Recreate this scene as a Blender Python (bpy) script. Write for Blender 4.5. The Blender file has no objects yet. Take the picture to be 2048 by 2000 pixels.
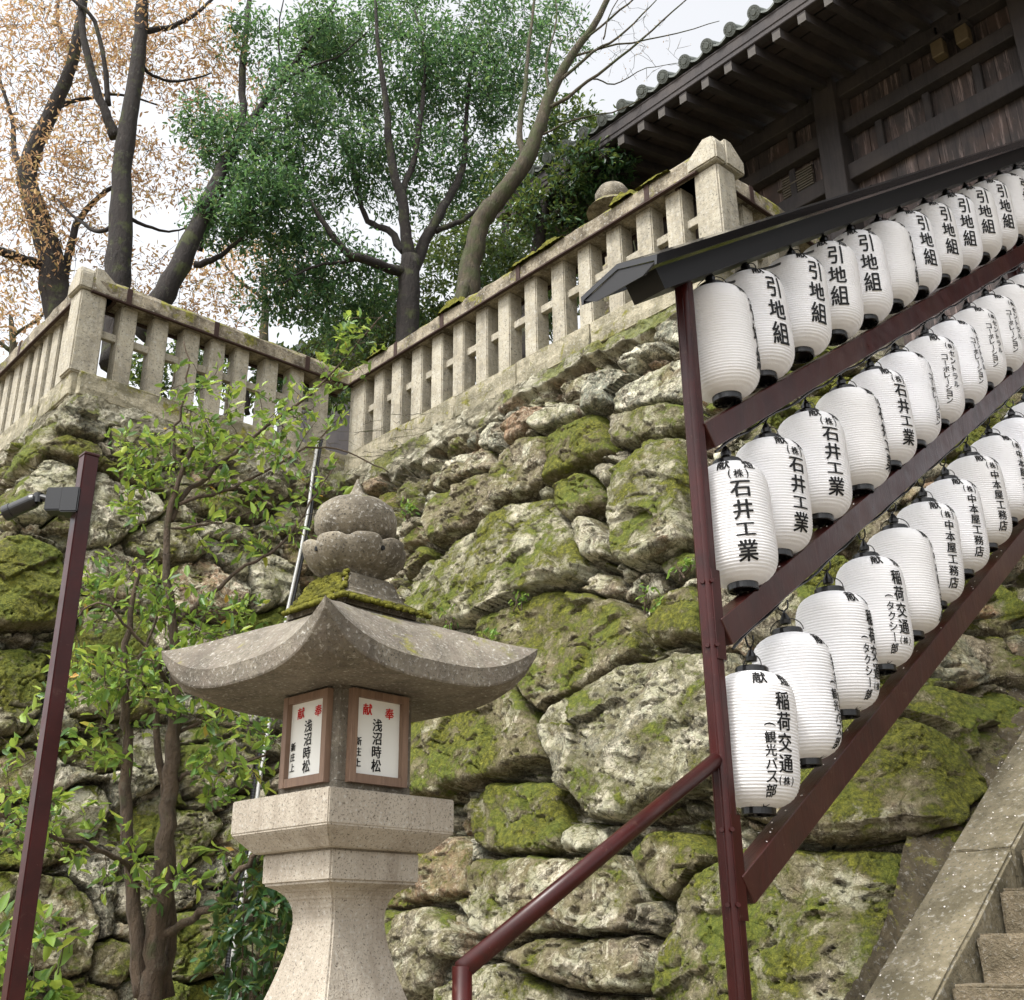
import bpy, bmesh, math, random
import numpy as np
from mathutils import Vector, Matrix

random.seed(7); RNG = np.random.default_rng(11)
scene = bpy.context.scene
COL = scene.collection
PI = math.pi
rad = math.radians

# ------------------------------------------------------------------ camera
CF, CP, CA, CR = 2242.0, rad(21.87), rad(47.42), rad(-0.684)
FW = Vector((math.cos(CA), math.sin(CA), 0)); RT = Vector((math.sin(CA), -math.cos(CA), 0)); UP = Vector((0, 0, 1))
CD_ = FW * math.cos(CP) + UP * math.sin(CP); U0 = UP * math.cos(CP) - FW * math.sin(CP)
CRT = RT * math.cos(CR) + U0 * math.sin(CR); CUP = U0 * math.cos(CR) - RT * math.sin(CR)
EYE = Vector((0, 0, 1.55))
cam = bpy.data.cameras.new("camera"); camo = bpy.data.objects.new("camera", cam); COL.objects.link(camo)
cam.sensor_width = 36; cam.sensor_fit = 'HORIZONTAL'; cam.lens = CF / 2048 * 36; cam.clip_end = 500; cam.clip_start = 0.05
m = Matrix((CRT, CUP, -CD_)).transposed().to_4x4(); m.translation = EYE; camo.matrix_world = m
scene.camera = camo
# ------------------------------------------------------------------ world, sun, exposure
SUN_EL, SUN_AZ = rad(58), rad(182)          # azimuth counter-clockwise from +X
w = bpy.data.worlds.new("World"); scene.world = w; w.use_nodes = True
nt = w.node_tree; nt.nodes.clear()
sky = nt.nodes.new('ShaderNodeTexSky'); sky.sky_type = 'NISHITA'; sky.sun_disc = False
sky.sun_elevation = SUN_EL; sky.sun_rotation = PI / 2 - SUN_AZ
sky.air_density = 1.0; sky.dust_density = 4.0; sky.ozone_density = 1.0
hs = nt.nodes.new('ShaderNodeHueSaturation'); hs.inputs['Saturation'].default_value = 0.12; hs.inputs['Value'].default_value = 1.08
bg = nt.nodes.new('ShaderNodeBackground'); bg.inputs['Strength'].default_value = 0.15
wo = nt.nodes.new('ShaderNodeOutputWorld')
nt.links.new(sky.outputs[0], hs.inputs['Color']); nt.links.new(hs.outputs[0], bg.inputs[0]); nt.links.new(bg.outputs[0], wo.inputs[0])
sl = bpy.data.lights.new("sun", 'SUN'); sl.energy = 1.35; sl.angle = rad(11); sl.color = (1.0, 0.965, 0.91)
so = bpy.data.objects.new("sun", sl); COL.objects.link(so)
sd = Vector((math.cos(SUN_AZ) * math.cos(SUN_EL), math.sin(SUN_AZ) * math.cos(SUN_EL), math.sin(SUN_EL)))
so.rotation_euler = sd.to_track_quat('Z', 'Y').to_euler()
scene.view_settings.view_transform = 'Standard'; scene.view_settings.look = 'None'
scene.view_settings.gamma = 1; scene.view_settings.use_curve_mapping = False
scene.view_settings.exposure = 1.28
scene.cycles.max_bounces = 6; scene.cycles.transparent_max_bounces = 6

# ------------------------------------------------------------------ reading positions off the survey of the place
K = 1.0503
def ray(x, y): return CRT * ((x - 1024) / CF) + CUP * ((1000 - y) / CF) + CD_
def on(x, y, n, c):                  # point of plane n.p = c seen at (x, y)
    d = ray(x, y); n = Vector(n); return EYE + d * ((c - n.dot(EYE)) / n.dot(d))
def hdp(x, y, hd):                   # point at horizontal distance hd in front
    d = ray(x * K, y * K); return EYE + d * (hd / d.dot(FW))

# ------------------------------------------------------------------ materials
def srgb(r, g, b):
    f = lambda c: (c / 255 / 12.92) if c / 255 <= 0.04045 else ((c / 255 + 0.055) / 1.055) ** 2.4
    return (f(r), f(g), f(b), 1)
def new_mat(name):
    m = bpy.data.materials.new(name); m.use_nodes = True; nt = m.node_tree; nt.nodes.clear()
    o = nt.nodes.new('ShaderNodeOutputMaterial'); b = nt.nodes.new('ShaderNodeBsdfPrincipled'); nt.links.new(b.outputs[0], o.inputs[0])
    return m, nt, b
class N:                              # tiny node helper
    def __init__(s, nt): s.nt = nt
    def n(s, t, **k):
        x = s.nt.nodes.new(t)
        for a, v in k.items():
            if a.startswith('_'): setattr(x, a[1:], v)
        return x
    def link(s, a, b): s.nt.links.new(a, b)
    def noise(s, vec, scale, detail=4, rough=0.55, dist=0.0):
        x = s.n('ShaderNodeTexNoise'); x.inputs['Scale'].default_value = scale; x.inputs['Detail'].default_value = detail
        x.inputs['Roughness'].default_value = rough; x.inputs['Distortion'].default_value = dist; s.link(vec, x.inputs['Vector']); return x.outputs['Fac']
    def vor(s, vec, scale, feature='F1', out='Distance'):
        x = s.n('ShaderNodeTexVoronoi', _feature=feature); x.inputs['Scale'].default_value = scale; s.link(vec, x.inputs['Vector']); return x.outputs[out]
    def ramp(s, fac, stops):
        x = s.n('ShaderNodeValToRGB'); cr = x.color_ramp
        while len(cr.elements) > 2: cr.elements.remove(cr.elements[-1])
        cr.elements[0].position = stops[0][0]; cr.elements[0].color = stops[0][1]
        cr.elements[1].position = stops[1][0]; cr.elements[1].color = stops[1][1]
        for p, c in stops[2:]:
            e = cr.elements.new(p); e.color = c
        s.link(fac, x.inputs['Fac']); return x.outputs['Color']
    def bw(s, fac, a, b): return s.ramp(fac, [(a, (0, 0, 0, 1)), (b, (1, 1, 1, 1))])
    def mix(s, f, a, b, mode='MIX'):
        x = s.n('ShaderNodeMixRGB', _blend_type=mode)
        for i, v in ((0, f), (1, a), (2, b)):
            if hasattr(v, 'is_linked') or hasattr(v, 'links'): s.link(v, x.inputs[i])
            else: x.inputs[i].default_value = v
        return x.outputs[0]
    def math(s, op, a, b=0.0, clamp=False):
        x = s.n('ShaderNodeMath', _operation=op); x.use_clamp = clamp
        for i, v in ((0, a), (1, b)):
            if hasattr(v, 'links'): s.link(v, x.inputs[i])
            else: x.inputs[i].default_value = v
        return x.outputs[0]
    def attr(s, name, out='Fac'):
        x = s.n('ShaderNodeAttribute'); x.attribute_name = name; return x.outputs[out]
    def obj(s): return s.n('ShaderNodeTexCoord').outputs['Object']
    def pos(s): return s.n('ShaderNodeNewGeometry').outputs['Position']
    def bump(s, h, strength, dist, prev=None):
        x = s.n('ShaderNodeBump'); x.inputs['Strength'].default_value = strength; x.inputs['Distance'].default_value = dist
        s.link(h, x.inputs['Height'])
        if prev is not None: s.link(prev, x.inputs['Normal'])
        return x.outputs[0]
    def nz(s):
        g = s.n('ShaderNodeNewGeometry'); x = s.n('ShaderNodeSeparateXYZ'); s.link(g.outputs['Normal'], x.inputs[0]); return x.outputs['Z']

MOSS_D, MOSS_M, MOSS_L = srgb(62, 66, 30), srgb(96, 100, 38), srgb(140, 142, 52)
def rock_material():
    m, nt, b = new_mat('mossy_rock'); h = N(nt); p = h.pos()
    tone = h.attr('tone'); mo = h.attr('moss'); li = h.attr('lich')
    big = h.noise(p, 1.7, 4, .6); mid = h.noise(p, 7, 6, .65, .6); fine = h.noise(p, 38, 5, .7); spk = h.noise(p, 120, 3, .7)
    c0 = h.ramp(tone, [(0.0, srgb(92, 82, 66)), (.3, srgb(122, 112, 92)), (.55, srgb(124, 128, 114)), (.8, srgb(152, 143, 122)), (1.0, srgb(146, 114, 88))])
    c1 = h.mix(h.bw(mid, .42, .60), c0, h.mix(.75, c0, srgb(66, 58, 46)))
    c1 = h.mix(h.bw(fine, .46, .62), c1, h.mix(.5, c1, srgb(186, 176, 152)))
    # rusty stains
    c1 = h.mix(h.math('MULTIPLY', h.bw(h.noise(p, 2.3, 5, .6, 1.0), .60, .74), .5), c1, srgb(140, 104, 74))
    # pale lichen crusts
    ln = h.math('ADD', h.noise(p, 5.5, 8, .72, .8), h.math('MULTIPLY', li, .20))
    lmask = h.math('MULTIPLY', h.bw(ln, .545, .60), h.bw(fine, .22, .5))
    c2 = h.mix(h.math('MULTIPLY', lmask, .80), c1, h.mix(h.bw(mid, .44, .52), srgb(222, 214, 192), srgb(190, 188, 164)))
    gl = h.math('MULTIPLY', h.bw(h.noise(p, 11, 6, .7), .54, .68), .25)
    c2 = h.mix(gl, c2, srgb(136, 146, 112))
    # dark mineral veins and grime
    vein = h.bw(h.math('ABSOLUTE', h.math('SUBTRACT', h.noise(p, 4.5, 7, .62, 1.5), .5)), .0, .022)
    c2 = h.mix(h.math('MULTIPLY', h.math('SUBTRACT', 1.0, vein), .8), c2, srgb(52, 46, 38))
    # sharp dark fissures and pale flakes
    fis = h.bw(h.vor(h.mix(.12, p, h.n('ShaderNodeTexNoise').outputs['Color'], 'ADD'), 6.5, 'DISTANCE_TO_EDGE'), .0, .018)
    fmask = h.bw(h.noise(p, 1.9, 4, .6), .50, .60)
    c2 = h.mix(h.math('MULTIPLY', h.math('MULTIPLY', h.math('SUBTRACT', 1.0, fis), fmask), .75), c2, srgb(40, 35, 28))
    fl = h.math('MULTIPLY', h.bw(h.noise(p, 26, 6, .78, .3), .60, .64), .65)
    c2 = h.mix(fl, c2, srgb(214, 206, 186))
    dk = h.math('MULTIPLY', h.bw(h.noise(p, 33, 6, .78, .5), .58, .64), .6)
    c2 = h.mix(dk, c2, srgb(66, 58, 44))
    # moss
    nzv = h.nz()
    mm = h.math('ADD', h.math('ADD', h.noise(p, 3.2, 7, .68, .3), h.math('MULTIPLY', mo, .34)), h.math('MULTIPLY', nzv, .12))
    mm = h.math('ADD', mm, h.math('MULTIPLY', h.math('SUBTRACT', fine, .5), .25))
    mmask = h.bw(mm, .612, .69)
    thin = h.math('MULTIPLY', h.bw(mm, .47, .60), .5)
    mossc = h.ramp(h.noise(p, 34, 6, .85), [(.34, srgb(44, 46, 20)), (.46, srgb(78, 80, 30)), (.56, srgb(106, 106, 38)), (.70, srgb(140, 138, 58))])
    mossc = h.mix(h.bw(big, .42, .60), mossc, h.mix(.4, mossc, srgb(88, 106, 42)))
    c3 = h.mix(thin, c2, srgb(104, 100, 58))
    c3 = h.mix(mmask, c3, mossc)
    conc = h.attr('conc')
    cc = h.mix(h.bw(mid, .42, .58), srgb(142, 136, 116), srgb(90, 86, 70)); cc = h.mix(h.math('MULTIPLY', h.bw(h.noise(p, 15, 7, .8, .5), .55, .62), .7), cc, srgb(60, 56, 46)); cc = h.mix(h.math('MULTIPLY', lmask, .6), cc, srgb(196, 192, 172))
    c3 = h.mix(h.math('MULTIPLY', conc, h.math('SUBTRACT', 1.0, h.math('MULTIPLY', mmask, .8))), c3, cc)
    h.link(c3, b.inputs['Base Color']); b.inputs['Roughness'].default_value = .9; b.inputs['Specular IOR Level'].default_value = .25
    crack = h.vor(p, 9, 'DISTANCE_TO_EDGE'); crk = h.bw(crack, 0, .05)
    n1 = h.bump(h.math('ADD', mid, h.math('MULTIPLY', crk, .12)), .9, .05)
    n2 = h.bump(fine, .9, .018, n1); n3 = h.bump(h.math('ADD', spk, h.math('MULTIPLY', mmask, h.noise(p, 70, 4, .8))), .8, .008, n2)
    h.link(n3, b.inputs['Normal']); return m
def granite(name, base, dark, speck=.5, moss=0.0, scale=1.0, stain=.3, warm=None, bumpd=.004):
    m, nt, b = new_mat(name); h = N(nt); p = h.obj()
    f1 = h.noise(p, 420 * scale, 2, .6); f2 = h.noise(p, 210 * scale, 3, .7); big = h.noise(p, 3.5, 5, .65, .4); mid = h.noise(p, 14, 5, .7)
    c = h.mix(h.bw(h.math('ADD', big, h.math('MULTIPLY', h.math('SUBTRACT', mid, .5), .35)), .40, .62), base, h.mix(stain, base, dark))
    c = h.mix(h.math('MULTIPLY', h.bw(f1, .56, .66), speck), c, h.mix(.6, dark, (0.02, .02, .02, 1)))
    c = h.mix(h.math('MULTIPLY', h.bw(f2, .56, .68), speck * .6), c, (.62, .6, .54, 1))
    oi = h.n('ShaderNodeObjectInfo').outputs['Random']; c = h.mix(h.math('MULTIPLY', oi, .35), c, h.mix(.5, c, dark))
    ms = h.n('ShaderNodeMapping'); ms.inputs['Scale'].default_value = (9, 9, .9); h.link(h.pos(), ms.inputs['Vector'])
    c = h.mix(h.math('MULTIPLY', h.bw(h.noise(ms.outputs[0], 1.6, 6, .7, .3), .50, .66), .6), c, h.mix(.7, c, dark))
    if warm: c = h.mix(h.math('MULTIPLY', h.bw(mid, .45, .7), .45), c, warm)
    if moss:
        g = h.math('ADD', h.math('ADD', h.noise(p, 6, 7, .7, .4), h.math('MULTIPLY', h.nz(), .14)), moss)
        mk = h.bw(g, .62, .70)
        c = h.mix(mk, c, h.ramp(mid, [(.35, srgb(70, 70, 34)), (.65, srgb(134, 130, 56))]))
    h.link(c, b.inputs['Base Color']); b.inputs['Roughness'].default_value = .88; b.inputs['Specular IOR Level'].default_value = .3
    h.link(h.bump(f2, .8, bumpd, h.bump(mid, .5, bumpd * 3)), b.inputs['Normal']); return m
def plain(name, col, rough=.5, metal=0, spec=.5, var=.0, scale=20, bump=0, col2=None, stretch=None):
    m, nt, b = new_mat(name); h = N(nt); p = h.obj()
    if stretch:
        mp = h.n('ShaderNodeMapping'); mp.inputs['Scale'].default_value = stretch; h.link(p, mp.inputs['Vector']); p = mp.outputs[0]
    f = h.noise(p, scale, 5, .65, .3)
    c2 = col2 or tuple([c * (1 - var) for c in col[:3]] + [1])
    c = h.mix(h.bw(f, .35, .66), col, c2)
    h.link(c, b.inputs['Base Color']); b.inputs['Roughness'].default_value = rough; b.inputs['Metallic'].default_value = metal
    b.inputs['Specular IOR Level'].default_value = spec
    if bump: h.link(h.bump(f, .6, bump), b.inputs['Normal'])
    return m
def leaf_mat(name, stops, trans=.45, rough=.45, tc=(190, 200, 90)):
    m = bpy.data.materials.new(name); m.use_nodes = True; nt = m.node_tree; nt.nodes.clear(); h = N(nt)
    c = h.ramp(h.attr('rnd'), stops)
    b = h.n('ShaderNodeBsdfPrincipled'); b.inputs['Roughness'].default_value = rough; b.inputs['Specular IOR Level'].default_value = .4
    t = h.n('ShaderNodeBsdfTranslucent'); mx = h.n('ShaderNodeMixShader'); mx.inputs[0].default_value = trans
    o = h.n('ShaderNodeOutputMaterial')
    h.link(c, b.inputs['Base Color']); h.link(h.mix(.35, c, srgb(*tc)), t.inputs['Color'])
    h.link(b.outputs[0], mx.inputs[1]); h.link(t.outputs[0], mx.inputs[2]); h.link(mx.outputs[0], o.inputs[0]); return m
def bark_mat(name, c0, c1, moss=.0, streak=6):
    m, nt, b = new_mat(name); h = N(nt); p = h.pos()
    mp = h.n('ShaderNodeMapping'); mp.inputs['Scale'].default_value = (1, 1, .35); h.link(p, mp.inputs['Vector'])
    f = h.noise(mp.outputs[0], 22, 6, .7, .5); g = h.noise(p, 5, 5, .6)
    c = h.mix(h.bw(f, .35, .65), c0, c1)
    c = h.mix(h.bw(h.math('ADD', g, moss), .60, .72), c, srgb(62, 66, 36))
    c = h.mix(h.math('MULTIPLY', h.bw(h.noise(p, 9, 5, .7), .60, .68), .25), c, srgb(120, 120, 104))
    h.link(c, b.inputs['Base Color']); b.inputs['Roughness'].default_value = .92
    h.link(h.bump(f, 1, .035, h.bump(h.noise(p, 60, 4, .7), .8, .01)), b.inputs['Normal']); return m
def wood_mat(name, c0, c1, c2, scale=3, rough=.8, weather=None):
    m, nt, b = new_mat(name); h = N(nt); p = h.obj()
    mp = h.n('ShaderNodeMapping'); mp.inputs['Scale'].default_value = (3, 12, .8); h.link(p, mp.inputs['Vector'])
    f = h.noise(mp.outputs[0], scale, 6, .65, .6); g = h.noise(p, 2.2, 5, .6)
    c = h.mix(h.bw(f, .32, .68), c0, c1); c = h.mix(h.bw(g, .45, .7), c, c2)
    if weather: c = h.mix(h.math('MULTIPLY', h.bw(h.noise(mp.outputs[0], 1.6, 7, .75, .4), .53, .66), .75), c, weather)
    h.link(c, b.inputs['Base Color']); b.inputs['Roughness'].default_value = rough
    h.link(h.bump(f, .5, .006), b.inputs['Normal']); return m

M = {}
M['rock'] = rock_material()
M['fence'] = granite('fence_granite', srgb(172, 166, 150), srgb(104, 98, 86), .9, 0, .16, .5, srgb(182, 172, 148), .006)
M['coping'] = granite('coping_stone', srgb(158, 148, 128), srgb(70, 62, 50), .8, .06, .2, .9, None, .008)
M['sill'] = granite('sill_stone', srgb(172, 164, 142), srgb(98, 94, 74), .7, .06, .2, .8, None, .010)
M['lant'] = granite('lantern_granite', srgb(172, 164, 150), srgb(112, 100, 86), 1.0, 0, .45, .3, None, .003)
M['lantroof'] = granite('weathered_granite', srgb(124, 117, 104), srgb(64, 59, 51), .9, -.08, .38, .7, srgb(124, 113, 102), .005)
M['lanttop'] = granite('finial_granite', srgb(134, 126, 110), srgb(72, 66, 56), 1.0, -.1, .34, .8, None, .006)
M['moss'] = plain('moss', srgb(108, 106, 42), 1, 0, .1, .0, 34, .02, srgb(56, 56, 26))
M['curb'] = granite('curb_stone', srgb(128, 119, 98), srgb(78, 72, 54), .7, -.12, .2, .8, None, .006)
M['step'] = granite('step_stone', srgb(122, 110, 90), srgb(72, 66, 50), .4, 0, .4, .6, None, .012)
M['soil'] = granite('mossy_fill', srgb(92, 82, 62), srgb(52, 46, 34), .5, -.03, .2, .8, None, .012)
M['ground'] = plain('gravel_ground', srgb(140, 130, 112), .95, 0, .2, .4, 12, .01)
M['red'] = plain('dark_red_paint', srgb(58, 15, 12), .27, 0, .32, .4, 9)
M['redrail'] = wood_mat('brown_red_timber', srgb(58, 17, 14), srgb(44, 14, 12), srgb(66, 36, 28), 5, .42)
M['rust'] = plain('rusty_iron', srgb(62, 44, 38), .8, .2, .4, .3, 30)
M['metalroof'] = plain('dark_metal_sheet', srgb(13, 12, 14), .16, .3, .6, .1, 4)
M['metalroof'].node_tree.nodes['Principled BSDF'].inputs['Coat Weight'].default_value = .25; M['metalroof'].node_tree.nodes['Principled BSDF'].inputs['Coat Roughness'].default_value = .08
M['undersoff'] = plain('dark_painted_timber', srgb(16, 15, 16), .45, 0, .4, .3, 8)
M['black'] = plain('black_plastic', srgb(11, 11, 13), .3, 0, .5, .1, 8)
M['ink'] = plain('black_ink', srgb(9, 9, 10), .6, 0, .3, .05, 8)
M['redink'] = plain('red_ink', srgb(200, 28, 26), .6, 0, .3, .05, 8)
M['grey'] = plain('grey_pvc', srgb(150, 150, 146), .4, 0, .5, .2, 8)
M['board'] = plain('white_panel', srgb(226, 226, 220), .5, 0, .4, .04, 4)
M['panelwood'] = wood_mat('panel_wood', srgb(136, 110, 90), srgb(108, 84, 68), srgb(124, 100, 84), 8, .6)
M['wall'] = wood_mat('weathered_planks', srgb(68, 60, 58), srgb(46, 42, 42), srgb(82, 66, 60), 3, .8, srgb(146, 128, 122))
M['timber'] = wood_mat('old_timber', srgb(56, 51, 51), srgb(40, 37, 38), srgb(64, 57, 54), 3, .8)
M['soffit'] = wood_mat('soffit_boards', srgb(70, 62, 62), srgb(52, 46, 47), srgb(80, 70, 66), 3, .8)
M['tile'] = plain('roof_tile', srgb(100, 105, 100), .7, 0, .4, .35, 18, .004)
M['raftertip'] = plain('grey_rafter_end', srgb(82, 78, 74), .8, 0, .3, .3, 14)
M['vent'] = plain('vent_metal', srgb(104, 96, 84), .6, .2, .4, .2, 10)
M['lampglass'] = plain('aged_lamp_glass', srgb(98, 86, 66), .5, 0, .4, .2, 10)
M['petal'] = plain('petal', srgb(236, 228, 222), .7, 0, .3, .05, 10)
M['bark_d'] = bark_mat('dark_mossy_bark', srgb(46, 39, 35), srgb(30, 26, 24), .05)
M['bark_c'] = bark_mat('grey_bark', srgb(84, 76, 58), srgb(50, 44, 34), .14)
M['bark_s'] = bark_mat('sapling_bark', srgb(96, 80, 64), srgb(66, 55, 44), -.02)
M['leaf_o'] = leaf_mat('autumn_leaves', [(0, srgb(140, 104, 74)), (.35, srgb(172, 134, 98)), (.7, srgb(186, 152, 104)), (1, srgb(160, 148, 92))], .5, .6, (214, 184, 146))
M['leaf_g'] = leaf_mat('evergreen_leaves', [(0, srgb(40, 70, 50)), (.5, srgb(62, 98, 66)), (.85, srgb(98, 130, 82)), (1, srgb(136, 150, 92))], .38, .36, (150, 196, 110))
M['leaf_k'] = leaf_mat('dark_evergreen_leaves', [(0, srgb(26, 54, 36)), (.6, srgb(40, 76, 44)), (1, srgb(62, 100, 54))], .3, .35)
M['leaf_s'] = leaf_mat('sapling_leaves', [(0, srgb(58, 92, 46)), (.4, srgb(88, 124, 52)), (.8, srgb(132, 158, 62)), (.985, srgb(160, 172, 74)), (1, srgb(200, 140, 66))], .4, .4)
M['leaf_w'] = leaf_mat('weed_leaves', [(0, srgb(70, 110, 50)), (1, srgb(130, 164, 70))], .4, .5)
for nm_ in ('red', 'redrail'):
    nt = M[nm_].node_tree; h = N(nt); b = nt.nodes['Principled BSDF']; src = b.inputs['Base Color'].links[0].from_socket; p = h.pos()
    c = h.mix(h.math('MULTIPLY', h.bw(h.noise(p, 55, 5, .8), .66, .70), .5), src, srgb(150, 128, 116)); c = h.mix(h.math('MULTIPLY', h.bw(h.noise(p, 7, 6, .7, .5), .58, .68), .5), c, srgb(34, 18, 15))
    c = h.mix(h.math('MULTIPLY', h.bw(h.noise(p, 14, 6, .75), .62, .70), .25), c, srgb(110, 86, 74)); h.link(c, b.inputs['Base Color'])
    ro = h.n('ShaderNodeMapRange'); ro.inputs['To Min'].default_value = .16; ro.inputs['To Max'].default_value = .55; h.link(h.noise(p, 11, 6, .7), ro.inputs['Value']); h.link(ro.outputs[0], b.inputs['Roughness'])
# paper
mp_, nt_, b_ = new_mat('white_paper'); h_ = N(nt_)
b_.inputs['Roughness'].default_value = .6; b_.inputs['Specular IOR Level'].default_value = .3
oi_ = h_.n('ShaderNodeObjectInfo')
pc_ = h_.mix(h_.bw(h_.noise(h_.obj(), 9, 4, .6), .4, .7), srgb(250, 250, 253), srgb(240, 240, 244))
pc_ = h_.mix(h_.math('MULTIPLY', oi_.outputs['Random'], .75), pc_, srgb(234, 232, 230))
pc_ = h_.mix(h_.math('MULTIPLY', h_.bw(h_.noise(h_.obj(), 5, 6, .7, .6), .60, .72), .25), pc_, srgb(206, 198, 180))
h_.link(pc_, b_.inputs['Base Color'])
h_.link(h_.bump(h_.noise(h_.obj(), 16, 5, .6, .4), .35, .012), b_.inputs['Normal'])
t_ = h_.n('ShaderNodeBsdfTranslucent'); t_.inputs['Color'].default_value = (.9, .9, .92, 1); x_ = h_.n('ShaderNodeMixShader'); x_.inputs[0].default_value = .22
h_.link(b_.outputs[0], x_.inputs[1]); h_.link(t_.outputs[0], x_.inputs[2])
h_.link(x_.outputs[0], [n for n in nt_.nodes if n.type == 'OUTPUT_MATERIAL'][0].inputs[0]); M['paper'] = mp_

# ------------------------------------------------------------------ object helpers
def setprops(o, label=None, cat=None, group=None, kind=None):
    if label: o['label'] = label
    if cat: o['category'] = cat
    if group: o['group'] = group
    if kind: o['kind'] = kind
    return o
def empty(name, loc=(0, 0, 0), rz=0, label=None, cat=None, group=None):
    o = bpy.data.objects.new(name, None); o.location = loc; o.rotation_euler = (0, 0, rz); o.empty_display_size = .1
    COL.objects.link(o); return setprops(o, label, cat, group)
class MB:
    def __init__(s): s.v = []; s.f = []
    def add(s, vs, fs):
        o = len(s.v); s.v += [tuple(v) for v in vs]; s.f += [tuple(i + o for i in f) for f in fs]; return s
    def box(s, c, d, mat=None, taper=1.0):
        x, y, z = d[0] / 2, d[1] / 2, d[2] / 2; t = taper
        vs = [(-x, -y, -z), (x, -y, -z), (x, y, -z), (-x, y, -z), (-x * t, -y * t, z), (x * t, -y * t, z), (x * t, y * t, z), (-x * t, y * t, z)]
        vs = [Vector(v) for v in vs]
        if mat is not None: vs = [mat @ v for v in vs]
        vs = [v + Vector(c) for v in vs]
        return s.add(vs, [(0, 3, 2, 1), (4, 5, 6, 7), (0, 1, 5, 4), (1, 2, 6, 5), (2, 3, 7, 6), (3, 0, 4, 7)])
    def bar(s, a, b, w_, h_, up=(0, 0, 1)):        # rectangular bar from a to b
        a = Vector(a); b = Vector(b); d = (b - a); L = d.length; d.normalize(); up = Vector(up)
        sx = d.cross(up).normalized(); uz = sx.cross(d).normalized()
        R = Matrix((d, sx, uz)).transposed()
        return s.box((a + b) / 2, (L, w_, h_), R)
    def tube(s, pts, radii, n=8, cap=True):
        pts = [Vector(p) for p in pts]; o = len(s.v); k = len(pts); prev = None
        for i, p in enumerate(pts):
            d = (pts[min(i + 1, k - 1)] - pts[max(i - 1, 0)]); d = d.normalized() if d.length > 1e-9 else Vector((0, 0, 1))
            if prev is None: a = Vector((0, 0, 1)) if abs(d.z) < .9 else Vector((1, 0, 0)); u = d.cross(a).normalized()
            else: u = (prev - d * prev.dot(d)); u = u.normalized() if u.length > 1e-6 else d.orthogonal().normalized()
            prev = u; v_ = d.cross(u); r = radii[i] if hasattr(radii, '__len__') else radii
            for j in range(n):
                t = 2 * PI * j / n; s.v.append(tuple(p + (u * math.cos(t) + v_ * math.sin(t)) * r))
        for i in range(k - 1):
            for j in range(n):
                a = o + i * n + j; b = o + i * n + (j + 1) % n; s.f.append((a, b, b + n, a + n))
        if cap: s.f.append(tuple(o + j for j in reversed(range(n)))); s.f.append(tuple(o + (k - 1) * n + j for j in range(n)))
        return s
    def lathe(s, prof, n=24, c=(0, 0, 0), rfun=None):
        o = len(s.v); k = len(prof)
        for r, z in prof:
            for j in range(n):
                t = 2 * PI * j / n; q = r * (rfun(t, z) if rfun else 1); s.v.append((c[0] + q * math.cos(t), c[1] + q * math.sin(t), c[2] + z))
        for i in range(k - 1):
            for j in range(n):
                a = o + i * n + j; b = o + i * n + (j + 1) % n; s.f.append((a, b, b + n, a + n))
        s.f.append(tuple(o + j for j in reversed(range(n)))); s.f.append(tuple(o + (k - 1) * n + j for j in range(n)))
        return s
    def xf(s, mat, start=0):
        s.v = s.v[:start] + [tuple(mat @ Vector(v)) for v in s.v[start:]]; return s
    def build(s, name, mat, parent=None, smooth=False, bevel=0, seg=1, world=True, jitter=0, sub=0):
        me = bpy.data.meshes.new(name); off = Vector((0, 0, 0)); inv = None
        vs = s.v
        if parent is not None and world:
            inv = (Matrix.Translation(parent.location) @ parent.rotation_euler.to_matrix().to_4x4()).inverted()
            vs = [tuple(inv @ Vector(v)) for v in vs]
        me.from_pydata(vs, [], s.f)
        if sub or bevel or jitter:
            bm = bmesh.new(); bm.from_mesh(me)
            if bevel: bmesh.ops.bevel(bm, geom=list(bm.edges) + list(bm.verts), offset=bevel, segments=seg, affect='EDGES', clamp_overlap=True)
            if sub: bmesh.ops.subdivide_edges(bm, edges=list(bm.edges), cuts=sub, use_grid_fill=True)
            if jitter:
                for v in bm.verts: v.co += Vector((random.uniform(-1, 1), random.uniform(-1, 1), random.uniform(-1, 1))) * jitter
            bm.to_mesh(me); bm.free()
        if smooth: me.polygons.foreach_set('use_smooth', [True] * len(me.polygons))
        if isinstance(mat, bpy.types.Material): me.materials.append(mat)
        me.update(); ob = bpy.data.objects.new(name, me); COL.objects.link(ob)
        if parent is not None: ob.parent = parent
        return ob
def copy_tree(o, parent=None):
    c = o.copy(); COL.objects.link(c)
    if parent: c.parent = parent
    for ch in list(o.children): copy_tree(ch, c)
    return c
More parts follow.
